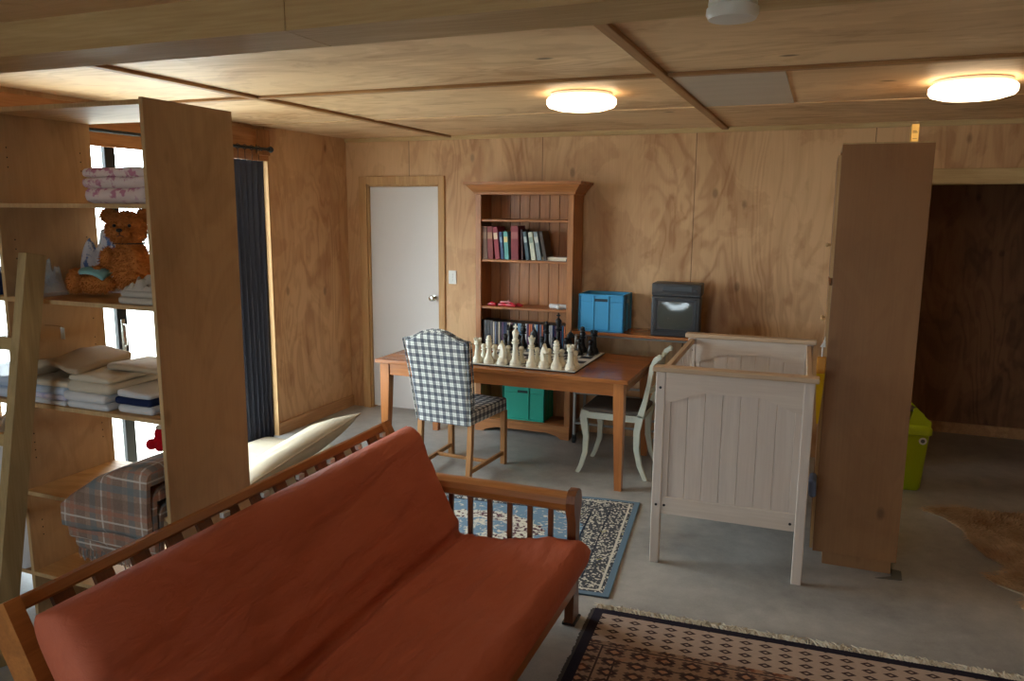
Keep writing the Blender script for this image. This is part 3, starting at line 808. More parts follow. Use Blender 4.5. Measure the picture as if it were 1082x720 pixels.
# seat frame
obj('seat_rail', mk(box, S((-.93, SY0+.06, .18)), S((-.895, SY1-.07, .25)), .004), M_couch, t)
obj('seat_rail', mk(box, S((-1.60, SY0+.06, .18)), S((-1.565, SY1-.07, .25)), .004), M_couch, t)
for k in range(11):
    x0 = SY0+.12+k*.165
    obj('seat_slat', mk(box, S((-1.56, x0, .225)), S((-.93, x0+.06, .243)), .003), M_couchz, t)
for (ya, sgn) in ((SY1-.005, 1), (SY0-.115, -1)):
    # arm rail: rounded thick roll along X
    bm = BM(); prf = [(-.045, -.022), (-.036, -.03), (.036, -.03), (.045, -.022), (.05, .005), (.04, .03), (.018, .042), (-.018, .042), (-.04, .03), (-.05, .005)]
    prism(bm, [(ya-2.15+p_[0], .556+p_[1]) for p_ in prf], 'x', -1.86+1.4, -.955+1.4); obj('arm_rail', bm, M_couchx, t, True, 30)
    # front post with rounded scroll top
    bm = BM(); poly = [(-.048, 0), (-.022, .30), (-.03, .47), (-.052, .53), (-.058, .57), (-.045, .602), (-.02, .618), (.02, .618), (.045, .602), (.058, .57), (.052, .53), (.03, .47), (.022, .30), (.048, 0)]
    prism(bm, [(ya-2.15+p_[0], p_[1]) for p_ in poly], 'x', -.955+1.4, -.915+1.4); po = obj('front_post', bm, M_couchz, t)
    bm = BM(); box(bm, S((-.965, ya-.05, .0)), S((-.905, ya+.05, .012)), .003); obj('foot_pad', bm, M_black, po)
    bm = BM(); prism(bm, [(ya-2.15+p_[0], p_[1]) for p_ in [(-.035, 0), (-.022, .3), (-.03, .53), (.03, .53), (.022, .3), (.035, 0)]], 'x', -1.86+1.4, -1.81+1.4); obj('rear_post', bm, M_couchz, t)
    obj('lower_arm_rail', mk(box, S((-1.81, ya-.018, .235)), S((-.955, ya+.018, .30)), .004), M_couchz, t)
    for k in range(8):
        x = -1.04-k*.098
        obj('spindle', mk(box, S((x-.011, ya-.009, .30)), S((x+.011, ya+.009, .53)), .002), M_couchz, t)

# ------------------------------------------------------------------ dining table
t = thing('dining_table', 'red-brown wooden dining table holding the giant chess set', 'table', (-2.02, 5.235, 0))
hx, hy = .93, .455
obj('tabletop', mk(box, (-hx, -hy, .722), (hx, hy, .75), .005, 3), M_red, t)
for (a, b_) in (((-hx+.10, -hy+.035, .635), (hx-.10, -hy+.055, .722)), ((-hx+.10, hy-.055, .635), (hx-.10, hy-.035, .722))):
    obj('apron', mk(box, a, b_, .002), M_red, t)
for sx in (-1, 1):
    obj('apron', mk(box, (sx*(hx-.045), -hy+.09, .635), (sx*(hx-.065), hy-.09, .722), .002), M_red, t)
    for sy in (-1, 1):
        bm = BM(); cx, cy = sx*(hx-.065), sy*(hy-.06); rings = []
        for z, r in ((0, .023), (.60, .035), (.722, .035)):
            ox, oy = sx*(.035-r), sy*(.035-r)
            rings.append([Vector((cx+ox+a*r, cy+oy+b_*r, z)) for a, b_ in ((-1, -1), (1, -1), (1, 1), (-1, 1))])
        loft(bm, rings); obj('leg', bm, M_redz, t)

# ------------------------------------------------------------------ chess set
def mat_board():
    mt, p = begin('chess_board_vinyl', .35, 0, .5)
    X, Y, _ = sep(coords()); sq = .09
    a = ((X+8.0*sq)/(2*sq)).mod(1.0).lt(.5); b_ = ((Y+8.0*sq)/(2*sq)).mod(1.0).lt(.5)
    chk = (a-b_).abs()
    inn = (X.abs().mx(Y.abs())).lt(4*sq)
    col = nmix(chk, lin(30, 30, 32), lin(226, 222, 212)); col = nmix(inn, lin(222, 218, 206), col)
    setcol(p, col); return mt
t = thing('chess_board', 'large black and white chess board lying on the table', 'chess board', (-1.855, 5.247, .751))
obj('board_sheet', mk(box, (-.385, -.385, .008), (.385, .385, .012), .001), mat_board(), t)
obj('board_backing', mk(box, (-.387, -.387, 0), (.387, .387, .008), .001), M_black, t)
BZ = .7635
base = [(.034, 0), (.0385, .004), (.0385, .016), (.034, .022), (.035, .030), (.030, .038), (.024, .046)]
def scaled(pr, k, kr=1): return [(r*kr, z*k) for r, z in pr]
def body(h, neck=.0125): return base + [(.017, h*.42), (neck, h*.62), (neck+.001, h*.70), (.022, h*.72), (.022, h*.745), (.015, h*.755)]
def pc_pawn(bm):
    lathe(bm, scaled(base, .8, .85)+[(.014, .06), (.0115, .072), (.019, .075), (.019, .080), (.011, .083), (.017, .092), (.0195, .102), (.0165, .113), (.008, .119), (.001, .12)], 18)
def pc_rook(bm):
    h = .172; lathe(bm, base+[(.021, .07), (.018, .105), (.019, .125), (.027, .130), (.027, .137), (.024, .14), (.026, .153), (.026, .157), (.001, .157)], 20)
    for k in range(5):
        a = k*2*PI/5; M_ = tmat((0, 0, 0), (0, 0, a)); box(bm, (.016, -.0075, .155), (.0275, .0075, .173), .001, 1, M_)
def pc_bishop(bm):
    lathe(bm, base+[(.018, .075), (.0145, .105), (.024, .110), (.024, .118), (.015, .121), (.021, .126), (.023, .140), (.022, .152), (.016, .158), (.022, .162), (.021, .170), (.015, .176), (.018, .182), (.013, .193), (.001, .198)], 20)
def pc_queen(bm):
    lathe(bm, base+[(.019, .08), (.0145, .12), (.025, .126), (.025, .134), (.016, .137), (.022, .142), (.022, .149), (.014, .153), (.015, .165), (.025, .196), (.022, .200), (.010, .203), (.011, .211), (.007, .218), (.001, .221)], 20)
    for k in range(8):
        a = k*PI/4; ball(bm, (.022*math.cos(a), .022*math.sin(a), .199), .0045, 1)
def pc_king(bm):
    lathe(bm, base+[(.022, .07), (.017, .13), (.018, .148), (.028, .154), (.028, .163), (.018, .166), (.024, .172), (.024, .180), (.015, .184), (.0165, .2), (.024, .225), (.022, .235), (.012, .246), (.008, .250), (.001, .252)], 20)
    box(bm, (-.005, -.005, .248), (.005, .005, .290), .001, 1); box(bm, (-.015, -.0045, .264), (.015, .0045, .275), .001, 1)
def pc_knight(bm):
    lathe(bm, base[:5]+[(.031, .040), (.026, .048), (.001, .05)], 20)
    # horse head: profile in XZ extruded with taper
    prof = [(-.022, .045), (-.028, .075), (-.026, .10), (-.018, .128), (-.006, .147), (.002, .150), (.004, .170), (.011, .151), (.022, .138), (.036, .118), (.038, .108), (.030, .102), (.018, .112), (.008, .108), (.012, .088), (.020, .068), (.022, .045)]
    cx, cz = .0, .10; rings = []
    for y, s in ((-.016, .80), (-.011, .95), (0, 1.0), (.011, .95), (.016, .80)):
        rings.append([Vector((cx+(x-cx)*s, y, (cz+(z-cz)*s) if z > .05 else z)) for x, z in prof])
    loft(bm, rings)
makers = {'rook': pc_rook, 'bishop': pc_bishop, 'knight': pc_knight, 'king': pc_king, 'queen': pc_queen, 'pawn': pc_pawn}
protos = {}
def piece(kind, col, x, y, rz, label, group):
    key = (kind, col)
    if key not in protos:
        bm = BM(); makers[kind](bm)
        o = obj('chess_'+kind, bm, M_piece_w if col == 'white' else M_piece_b, None, True, 40); protos[key] = o
    else:
        o = protos[key].copy(); COL.objects.link(o)
    at(o, (x, y, BZ), (0, 0, rz)); tag(o, label, 'chess piece', group); return o
wx = [-2.19, -2.105, -2.005, -1.908, -1.79, -1.700, -1.612, -1.512]
wk = ['rook', 'bishop', 'knight', 'king', 'queen', 'knight', 'bishop', 'rook']
wl = ['white rook at the near left corner of the board beside the checked chair', 'white bishop beside the near left rook', 'white knight left of the white king', 'tall white king in the near row',
      'white queen right of the white king', 'white knight right of the white queen', 'white bishop next to the near right rook', 'white rook at the near right corner of the board']
for i in range(8):
    piece(wk[i], 'white', wx[i], 4.905, PI*.9 if i == 2 else (-.5 if i == 5 else 0), wl[i], 'white chess pieces')
wn = ['white rook at the left corner', 'left white bishop', 'left white knight', 'white king', 'white queen', 'right white knight', 'right white bishop', 'white rook at the right corner']
bn = ['black rook at the far left corner', 'left black bishop', 'left black knight', 'black queen', 'black king', 'right black knight', 'right black bishop', 'black rook at the far right corner']
bx = [-2.215, -2.105, -2.01, -1.915, -1.82, -1.728, -1.63, -1.54]
bkind = ['rook', 'bishop', 'knight', 'queen', 'king', 'knight', 'bishop', 'rook']
bl = ['black rook at the far left corner of the board', 'black bishop beside the far left rook', 'black knight left of the black queen', 'black queen in the far row', 'tall black king with a thin cross in the far row',
      'black knight right of the black king', 'black bishop next to the far right rook', 'black rook at the far right corner of the board']
for i in range(8):
    piece('pawn', 'white', wx[i]+.006, 5.0+random.uniform(-.008, .008), 0, 'white pawn standing behind the '+wn[i], 'white chess pieces')
for i in range(8):
    piece(bkind[i], 'black', bx[i], 5.575, (PI if i == 2 else .3), bl[i], 'black chess pieces')
    piece('pawn', 'black', bx[i]+.004, 5.475+random.uniform(-.008, .008), 0, 'black pawn standing in front of the '+bn[i], 'black chess pieces')

# ------------------------------------------------------------------ checked chair (skirt-less slip cover)
t = thing('upholstered_chair', 'high-backed chair in a navy and white checked cover at the table', 'chair', (-2.28, 4.84, 0), -.07)
def soft(bm, prof_fn, ny, nz): pass
# back: curved top outline, thickness .07, raked slightly
bm = BM(); F_, B_ = [], []
nx, nz = 24, 30
def topz(u): return .985 + .058*math.exp(-(abs(u)/.62)**3) + .006*math.cos(u*PI)
for j in range(nz+1):
    rF, rB = [], []
    for i in range(nx+1):
        u = i/nx*2-1; v = j/nz; z = .395 + (topz(u)-.395)*v
        hw = .212+.036*((z-.4)/.6)
        y = -.235 - .115*(max(0, z-.4)/.6)**1.2
        e = (1-abs(u)**14)**.5*(1-max(0, 2*v-1)**18)**.5
        w_ = noise.noise(Vector((u*3, v*4, 1)))*.004
        rF.append(bm.verts.new((u*hw, y+.035*e+w_, z))); rB.append(bm.verts.new((u*hw, y-.035*e+w_, z)))
    F_.append(rF); B_.append(rB)
for G in (F_, B_):
    for j in range(nz):
        for i in range(nx): bm.faces.new((G[j][i], G[j][i+1], G[j+1][i+1], G[j+1][i]))
for i in range(nx): bm.faces.new((F_[0][i], F_[0][i+1], B_[0][i+1], B_[0][i]))
bmesh.ops.remove_doubles(bm, verts=bm.verts, dist=.0005)
bk = obj('backrest', bm, M_ging, t, True, 60)
bm = BM()
edge = [B_c for B_c in []]
for yo in (-.034, .034):
    pts = []
    for k in range(31):
        v = k/30; z = .40+(topz(1)-.40)*v*.985; pts.append((.208+.036*((z-.4)/.6), -.235-.115*((max(0, z-.4))/.6)**1.2+yo*.8, z))
    for k in range(25):
        u = 1-2*k/24; z = topz(u)-.004; pts.append((u*.240, -.235-.115*((z-.4)/.6)**1.2+yo*.8, z))
    for k in range(31):
        v = 1-k/30; z = .40+(topz(1)-.40)*v*.985; pts.append((-(.208+.036*((z-.4)/.6)), -.235-.115*((max(0, z-.4))/.6)**1.2+yo*.8, z))
    tube(bm, pts, .005, 6)
obj('piping', bm, M_ging, bk, True)
bm = BM(); slab(bm, 0, 0, .395, .445, .50, .095, 4, .005, .018)
for v in bm.verts: v.co.x *= 1+.05*(v.co.y/.25)
obj('seat', bm, M_ging, t, True, 60)
for sx in (-1, 1):
    bm = BM(); x = sx*.222*.98; box(bm, (x-.019, .20, 0), (x+.019, .24, .40), .003); obj('leg', bm, M_chairleg, t)
    bm = BM(); x = sx*.195; ribbon(bm, [(x, -.27, 0), (x, -.245, .22), (x, -.232, .40)], .034, .036, Vector((1, 0, 0))); obj('leg', bm, M_chairleg, t)
    bm = BM(); ribbon(bm, [(sx*.197, -.24, .075), (sx*.217, .21, .085)], .018, .028, Vector((1, 0, 0))); obj('stretcher', bm, M_chairleg, t)
obj('stretcher', mk(box, (-.198, -.02, .07), (.198, .004, .092), .003), M_chairleg, t)

# ------------------------------------------------------------------ bookcase
BX0, BX1, BY0, BY1 = -2.595, -1.785, 5.78, 6.055
t = thing('bookcase', 'tall reddish wooden bookcase with a moulded cornice against the wall', 'bookcase', ((BX0+BX1)/2, BY0, 0))
cxb = (BX0+BX1)/2
def Bk(a, b_, e=.002): return mk(box, (a[0]-cxb, a[1]-BY0, a[2]), (b_[0]-cxb, b_[1]-BY0, b_[2]), e, 1)
obj('side_panel', Bk((BX0, BY0+.02, 0), (BX0+.02, BY1, 1.96)), M_bookz, t)
obj('side_panel', Bk((BX1-.02, BY0+.02, 0), (BX1, BY1, 1.96)), M_bookz, t)
obj('face_stile', Bk((BX0-.005, BY0, 0), (BX0+.042, BY0+.02, 1.95)), M_bookz, t)
obj('face_stile', Bk((BX1-.042, BY0, 0), (BX1+.005, BY0+.02, 1.95)), M_bookz, t)
bm = BM(); nb = 9; wB = (BX1-BX0-.04)/nb
for k in range(nb):
    x0 = BX0+.02+k*wB; box(bm, (x0+.0015-cxb, BY1-.014-BY0, .12), (x0+wB-.0015-cxb, BY1-.002-BY0, 1.95), .002, 1)
box(bm, (BX0+.02-cxb, BY1-.004-BY0, .1), (BX1-.02-cxb, BY1-BY0, 1.95))
obj('back_panel', bm, M_bookz, t)
for z in (1.745, 1.425, 1.045, .73, .47, .115):
    obj('shelf', Bk((BX0+.02, BY0+.012, z-.02), (BX1-.02, BY1-.014, z), .004), M_book, t)
# plinth with shaped lower edge
bm = BM(); a0, a1 = BX0-cxb-.005, BX1-cxb+.005
poly = [(a0, 0), (a0+.07, 0), (a0+.095, .018), (a0+.13, .03), (a0+.19, .045), (a1-.19, .045), (a1-.13, .03), (a1-.095, .018), (a1-.07, 0), (a1, 0), (a1, .11), (a0, .11)]
prism(bm, poly, 'y', -.012, .012); obj('plinth', bm, M_book, t)
obj('top_board', Bk((BX0, BY0, 1.94), (BX1, BY1, 1.96)), M_book, t)
# cornice mitred: rings around three sides
bm = BM(); prof = [(0, 1.935), (.010, 1.94), (.014, 1.955), (.03, 1.975), (.052, 2.0), (.060, 2.012), (.075, 2.016), (.075, 2.036), (0, 2.036)]
Rg = []
for (px, py) in ((BX0-.005-cxb, BY1-BY0), (BX0-.005-cxb, 0), (BX1+.005-cxb, 0), (BX1+.005-cxb, BY1-BY0)):
    sx = -1 if px < 0 else 1; end = py > .1
    Rg.append([Vector((px+sx*o_, py-(0 if end else o_), z)) for o_, z in prof])
loft(bm, Rg); box(bm, (BX0-cxb, 0, 1.96), (BX1-cxb, BY1-BY0, 2.034)); obj('cornice', bm, M_book, t)
# books
def book(name, label, x, z, w, h, d, c, tilt=0, c2=None, group='books on the upper shelf', cat='book', y=5.805, c3=None):
    t_ = thing(name, label, cat, (x, y, z), 0, group)
    M_ = tmat((0, 0, 0), (0, tilt, 0))
    cm = plain('book_cover', c, .55, 0, .1, 30)
    bm = BM(); box(bm, (-w/2, 0, 0), (w/2, .003, h), .0008, 1, M_); box(bm, (-w/2, 0, 0), (-w/2+.002, d, h), 0, 1, M_); box(bm, (w/2-.002, 0, 0), (w/2, d, h), 0, 1, M_)
    obj('cover', bm, cm, t_)
    bm = BM(); box(bm, (-w/2+.003, .004, .003), (w/2-.003, d-.004, h-.003), 0, 1, M_); obj('pages', bm, M_pages, t_)
    if c2:
        bm = BM(); box(bm, (-w/2+.003, -.001, h*.62), (w/2-.003, .002, h*.82), 0, 1, M_); 
        obj('spine_label', bm, plain('spine_label', c2, .5, 0, .1, 60), t_)
    return t_
M_pages = plain('paper_pages', lin(214, 204, 180), .8)
zb = 1.4255
bks = [(-2.532, .046, .262, lin(120, 86, 66), lin(150, 116, 90), -.02, 'brown clothbound book at the left end of the upper shelf'),
       (-2.480, .046, .262, lin(128, 44, 40), lin(170, 120, 86), -.03, 'dark red book second from the left on the upper shelf'),
       (-2.418, .038, .258, lin(150, 48, 62), lin(222, 190, 160), -.10, 'leaning pink-red book with a cream spine patch'),
       (-2.374, .024, .218, lin(44, 70, 110), lin(120, 140, 170), -.10, 'thin navy blue leaning book between pink and teal books'),
       (-2.338, .036, .222, lin(92, 160, 158), lin(220, 200, 130), -.07, 'teal and yellow book left of the big dark red book'),
       (-2.270, .062, .268, lin(126, 34, 44), lin(160, 88, 84), -.02, 'thick dark red book, tallest in the middle of the upper shelf'),
       (-2.205, .014, .24, lin(60, 26, 26), None, -.05, 'thin maroon book beside the thick dark red book'),
       (-2.160, .028, .225, lin(72, 92, 102), lin(170, 180, 180), -.14, 'blue-grey leaning book right of the dark red books'),
       (-2.110, .036, .222, lin(196, 200, 182), lin(130, 150, 136), -.15, 'pale cream leaning book with a green spine label'),
       (-2.062, .034, .226, lin(122, 134, 138), lin(186, 190, 186), -.17, 'grey leaning book near the right of the row'),
       (-2.012, .026, .230, lin(64, 50, 40), None, -.20, 'dark brown book leaning at the right end of the row')]
for (x, w_, h, c, c2, tl, lb) in bks: book('book', lb, x, zb+abs(math.sin(tl))*w_*.5, w_, h, .16, c, tl, c2)
t2 = thing('flat_book', 'white book lying flat at the right of the upper shelf', 'book', (-1.935, 5.82, zb))
obj('cover', boxes([((-.118, 0, 0), (.118, .16, .003)), ((-.118, 0, .026), (.118, .16, .029)), ((-.118, 0, 0), (-.115, .16, .029))]), M_whitecl, t2)
obj('pages', boxes([((-.114, .003, .003), (.115, .157, .026))]), M_pages, t2)
bm = BM(); box(bm, (-.02, -.015, 0), (.016, .015, .02), .004); lathe(bm, [(.008, .019), (.009, .028), (.004, .032)], 12)
o = obj('small_box', bm, M_tvdk, None); tag(o, 'small dark box at the right end of the upper bookshelf', 'box'); at(o, (-1.83+.0, 5.815, zb+.0))
o.location.x = -1.822
# dvds
cols = [lin(44, 44, 50), lin(62, 68, 90), lin(110, 120, 144), lin(150, 160, 180), lin(60, 34, 40), lin(30, 50, 90), lin(180, 180, 184), lin(90, 60, 90), lin(190, 110, 80), lin(110, 150, 180), lin(60, 60, 66), lin(200, 190, 170), lin(130, 80, 90), lin(50, 90, 120)]
x = -2.566; k = 0; dm = [plain('case_sleeve', c, .25, 0, .25, 40) for c in cols]; M_case = plain('case_plastic', lin(22, 22, 26), .3)
names = ['black', 'charcoal', 'slate blue', 'pale blue', 'maroon', 'dark blue', 'light grey', 'purple', 'orange-brown', 'sky blue', 'dark grey', 'cream', 'dusty pink', 'teal blue']
prev = 'bookcase side'
while x < -1.84:
    wide = k < 4
    w_ = .026 if wide else .015; h = .198 if wide else .19+random.uniform(-.002, .002)
    ci = (0 if k % 2 == 0 else 10) if wide else random.randrange(len(cols))
    kind = 'video_case' if wide else 'disc_case'
    pos = 'at the left end' if k == 0 else 'right after the %s one' % prev
    t_ = thing(kind, '%s spined %s, %d%s from the left, next to the %s' % (names[ci], 'wide video case' if wide else 'disc case', k+1, {1: 'st', 2: 'nd', 3: 'rd'}.get((k+1) % 10 if (k+1)//10 != 1 else 0, 'th'), prev if k == 0 else prev+' one'), 'video case', (x+w_/2, 5.812, .7305), 0, 'video and disc cases on the shelf behind the chess set')
    obj('case', mk(box, (-w_/2+.0004, .0005, 0), (w_/2-.0004, .135, h), .001, 1), M_case, t_)
    obj('sleeve', mk(box, (-w_/2+.0015, -.0008, .004), (w_/2-.0015, .0008, h-.004), 0), dm[ci], t_)
    prev = names[ci]; x += w_+random.choice((.0003, .0006, .001)); k += 1
# red toys, paper roll, ball
t2 = thing('toy_pieces', 'loose red and pink plastic toy lying at the left of the middle shelf', 'toy', (-2.36, 5.86, 1.0455))
bm = BM(); 
for (a, c_, r_) in (((-.12, -.01), .035, 1.0), ((-.03, 0), .04, .8), ((.05, -.02), .038, 1.1), ((.1, .02), .03, .7)):
    box(bm, (a[0]-c_, a[1]-.018, .0), (a[0]+c_, a[1]+.018, .014*r_+.008), .004)
    tube(bm, [(a[0]-c_, a[1]+.02, .012), (a[0], a[1]-.005, .03*r_), (a[0]+c_, a[1]-.02, .014)], .006, 6)
obj('toy_body', bm, plain('red_toy_plastic', lin(178, 30, 44), .35), t2, True)
bm = BM(); tube(bm, [(-.06, .01, .03), (.0, -.01, .036), (.07, .0, .026)], .006, 6); ball(bm, (.02, 0, .036), .014, 2); obj('toy_arm', bm, plain('pink_toy_plastic', lin(224, 150, 150), .35), t2, True)
t2 = thing('paper_roll', 'white paper roll lying at the right of the middle shelf', 'paper roll', (-1.905, 5.87, 1.0455), -.12)
bm = BM(); lathe(bm, [(.016, -.09), (.018, -.088), (.018, .088), (.016, .09)], 16, tmat((0, 0, .0185), (0, PI/2, 0))); obj('roll', bm, M_whitecl, t2, True)
bm = BM(); ball(bm, (0, 0, .018), .018, 3); tube(bm, [(0, 0, .018), (-.012, 0, .03)], .005, 8)
o = obj('white_ball', bm, M_plastic_w, None, True); tag(o, 'small white ball in front of the paper roll', 'ball'); at(o, (-1.905, 5.82, 1.0455))

# ------------------------------------------------------------------ crates
def crate(name, label, loc, w, d, h, mat, ribs, slotmat, rz=0):
    t = thing(name, label, 'crate', loc, rz)
    bm = BM(); th = .006; i = .008
    x0, x1, y0, y1 = -w/2+i, w/2-i, i, d-i
    box(bm, (x0, y0, 0), (x1, y1, th)); 
    for a, b_ in (((x0, y0, 0), (x1, y0+th, h)), ((x0, y1-th, 0), (x1, y1, h)), ((x0, y0, 0), (x0+th, y1, h)), ((x1-th, y0, 0), (x1, y1, h))): box(bm, a, b_, .001, 1)
    obj('crate_body', bm, mat, t)
    bm = BM()
    for (a, b_) in (((-w/2, 0, h-.012), (w/2, i+.004, h)), ((-w/2, d-i-.004, h-.012), (w/2, d, h)), ((-w/2, 0, h-.012), (-w/2+i+.004, d, h)), ((w/2-i-.004, 0, h-.012), (w/2, d, h))): box(bm, a, b_, .002, 1)
    obj('rim', bm, mat, t)
    bm = BM()
    for fx in ribs:
        box(bm, (-w/2+fx*w-.006, 0, 0), (-w/2+fx*w+.006, i+.001, h-.012), .0015, 1)
    for yy in (.0, d*.5-.005, d-.012):
        box(bm, (w/2-i-.001, yy, 0), (w/2, yy+.01, h-.012), .0015, 1); box(bm, (-w/2, yy, 0), (-w/2+i+.001, yy+.01, h-.012), .0015, 1)
    box(bm, (-w/2, 0, 0), (w/2, i+.001, .014), .0015, 1)
    box(bm, (-w/2, .002, h*.78), (w/2, i+.001, h*.78+.008), .0015, 1)
    obj('ribs', bm, mat, t)
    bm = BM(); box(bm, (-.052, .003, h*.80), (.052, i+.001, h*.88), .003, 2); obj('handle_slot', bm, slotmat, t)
    return t
t = crate('blue_crate', 'bright blue plastic crate on the trolley beside the television', (-1.535, 5.735, .9045), .355, .27, .285, M_blue, (.015, .33, .66, .985), M_bluedk)
bm = BM(); box(bm, (.171, .10, .215), (.178, .18, .245), .003); obj('handle_slot', bm, plain('pale_blue_slot', lin(120, 170, 200), .5), t)
crate('green_crate', 'teal green plastic crate on the bottom shelf of the bookcase', (-2.185, 5.80, .1155), .365, .23, .285, M_green, (.015, .62, .985), plain('dark_green_slot', lin(8, 40, 34), .6))

# ------------------------------------------------------------------ trolley and television
t = thing('trolley_table', 'metal trolley with a red-brown board top under the television', 'trolley', (-1.16, 5.86, 0))
obj('board_top', mk(box, (-.60, -.17, .882), (.55, .185, .904), .003), M_red, t)
for sx in (-.565, .50):
    for sy in (-.13, .15):
        o = obj('leg', mk(tube, [(sx, sy, .07), (sx, sy, .862)], .012, 10), M_gpaint, t, True)
        bm = BM(); tube(bm, [(sx-.012, sy, .028), (sx+.012, sy, .028)], .028, 16); box(bm, (sx-.016, sy-.01, .03), (sx+.016, sy+.01, .072), .002); obj('castor', bm, M_black, o, True)
for z in (.87, .41, .165):
    for sy in (-.13, .15): obj('crossbar', mk(tube, [(-.565, sy, z), (.50, sy, z)], .010, 8), M_gpaint, t, True)
    for sx in (-.565, .50): obj('crossbar', mk(tube, [(sx, -.13, z), (sx, .15, z)], .010, 8), M_gpaint, t, True)
t = thing('television', 'dark grey tube television with built-in video player', 'television', (-.965, 5.70, .9045), .03)
bm = BM(); box(bm, (-.178, 0, 0), (.178, .10, .30), .012, 3); obj('cabinet', bm, M_tv, t, True, 30)
bm = BM(); rings = []
for y, s, z0, z1 in ((.10, .172, .01, .295), (.18, .165, .015, .29), (.28, .12, .03, .24), (.33, .10, .05, .2)):
    rings.append([Vector((-s, y, z0)), Vector((s, y, z0)), Vector((s, y, z1)), Vector((-s, y, z1))])
loft(bm, rings); obj('rear_housing', bm, M_tvdk, t)
bm = BM(); box(bm, (-.178, 0, .303), (.178, .20, .392), .008, 2); obj('video_player', bm, M_tv, t, True, 30)
o = obj('cassette_slot', mk(box, (-.10, -.0015, .335), (.115, .003, .378), .003), M_tvdk, t)
obj('button_strip', mk(box, (-.17, -.002, .302), (.17, .003, .314), .001), M_tvdk, t)
obj('button', mk(box, (.13, -.003, .34), (.15, .002, .352), .002), M_tvdk, t)
bm = BM()
for a, b_ in (((-.155, -.004, .035), (-.135, .004, .283)), ((.13, -.004, .035), (.15, .004, .283)), ((-.155, -.004, .265), (.15, .004, .283)), ((-.155, -.004, .035), (.15, .004, .053))): box(bm, a, b_, .002, 1)
obj('screen_bezel', bm, M_tvdk, t)
mt, p = begin('crt_glass', .12, 0, .6); v = coords(); n1 = nnoise(v, 30, 4, .7)
setcol(p, nmix(((n1-.6)*8).clamp()*.35, lin(74, 78, 72), lin(150, 152, 140))); M_crt = mt
bm = BM(); G = []
for j in range(13):
    G.append([bm.verts.new((-.137+.269*i/12, -.001-.008*(1-((i-6)/6)**2)*(1-((j-6)/6)**2)+.002, .051+.216*j/12)) for i in range(13)])
for j in range(12):
    for i in range(12): bm.faces.new((G[j][i], G[j][i+1], G[j+1][i+1], G[j+1][i]))
rr_ = bmesh.ops.extrude_face_region(bm, geom=list(bm.faces)); 
for v_ in [g_ for g_ in rr_['geom'] if isinstance(g_, bmesh.types.BMVert)]: v_.co.y += .006
obj('screen', bm, M_crt, t, True, 40)
# power cable behind
bm = BM(); tube(bm, [(-.96, 6.062, .88), (-.965, 6.065, .6), (-.93, 6.065, .3), (-.9, 6.06, .02)], .004, 6)
o = obj('power_cable', bm, M_black, None, True); tag(o, 'black power cable hanging down the wall behind the trolley', 'cable')

# ------------------------------------------------------------------ klismos chair (painted)
t = thing('painted_chair', 'off-white painted chair with curved legs and grey seat', 'chair', (-1.25, 5.27, 0), 0)
sg = Vector((0, 1, 0))
for sy in (-.19, .19):
    # front sabre leg (towards -X)
    bm = BM(); ribbon(bm, [(-.20, sy, .455), (-.212, sy, .40), (-.190, sy, .27), (-.195, sy, .15), (-.225, sy, .05), (-.250, sy, 0)], .03, [.05, .052, .04, .034, .03, .028], sg); obj('leg', bm, M_sage, t)
    # rear leg and back stile in one sweep
    bm = BM(); ribbon(bm, [(.235, sy, 0), (.19, sy, .10), (.165, sy, .22), (.165, sy, .34), (.185, sy, .45)], .03, [.028, .032, .038, .044, .046], sg); obj('leg', bm, M_sage, t)
    bm = BM(); ribbon(bm, [(.185, sy, .44), (.215, sy, .56), (.238, sy, .68), (.252, sy, .79), (.275, sy, .845), (.305, sy, .865)], .03, [.044, .032, .028, .028, .034, .03], sg)
    ball(bm, (.302, sy, .862), .02, 2, (1, .9, 1)); obj('back_stile', bm, M_sage, t, True, 40)
    obj('seat_rail', mk(box, (-.19, sy-.014, .40), (.18, sy+.014, .445), .003), M_sage, t)
for x_ in (-.205, .175): obj('seat_rail', mk(box, (x_-.012, -.19, .40), (x_+.014, .19, .445), .003), M_sage, t)
bm = BM(); slab(bm, -.015, 0, .44, .42, .40, .035, 6, .003, .012); obj('seat', bm, M_seatgrey, t, True, 60)
for (z_, x_, h_) in ((.80, .255, .06), (.62, .225, .035)):
    bm = BM(); ribbon(bm, [(x_, -.18, z_), (x_+.02, -.09, z_), (x_+.026, 0, z_), (x_+.02, .09, z_), (x_, .18, z_)], h_, .018, Vector((0, 0, 1))); obj('back_rail', bm, M_seatgrey if z_ > .9 else M_sage, t)

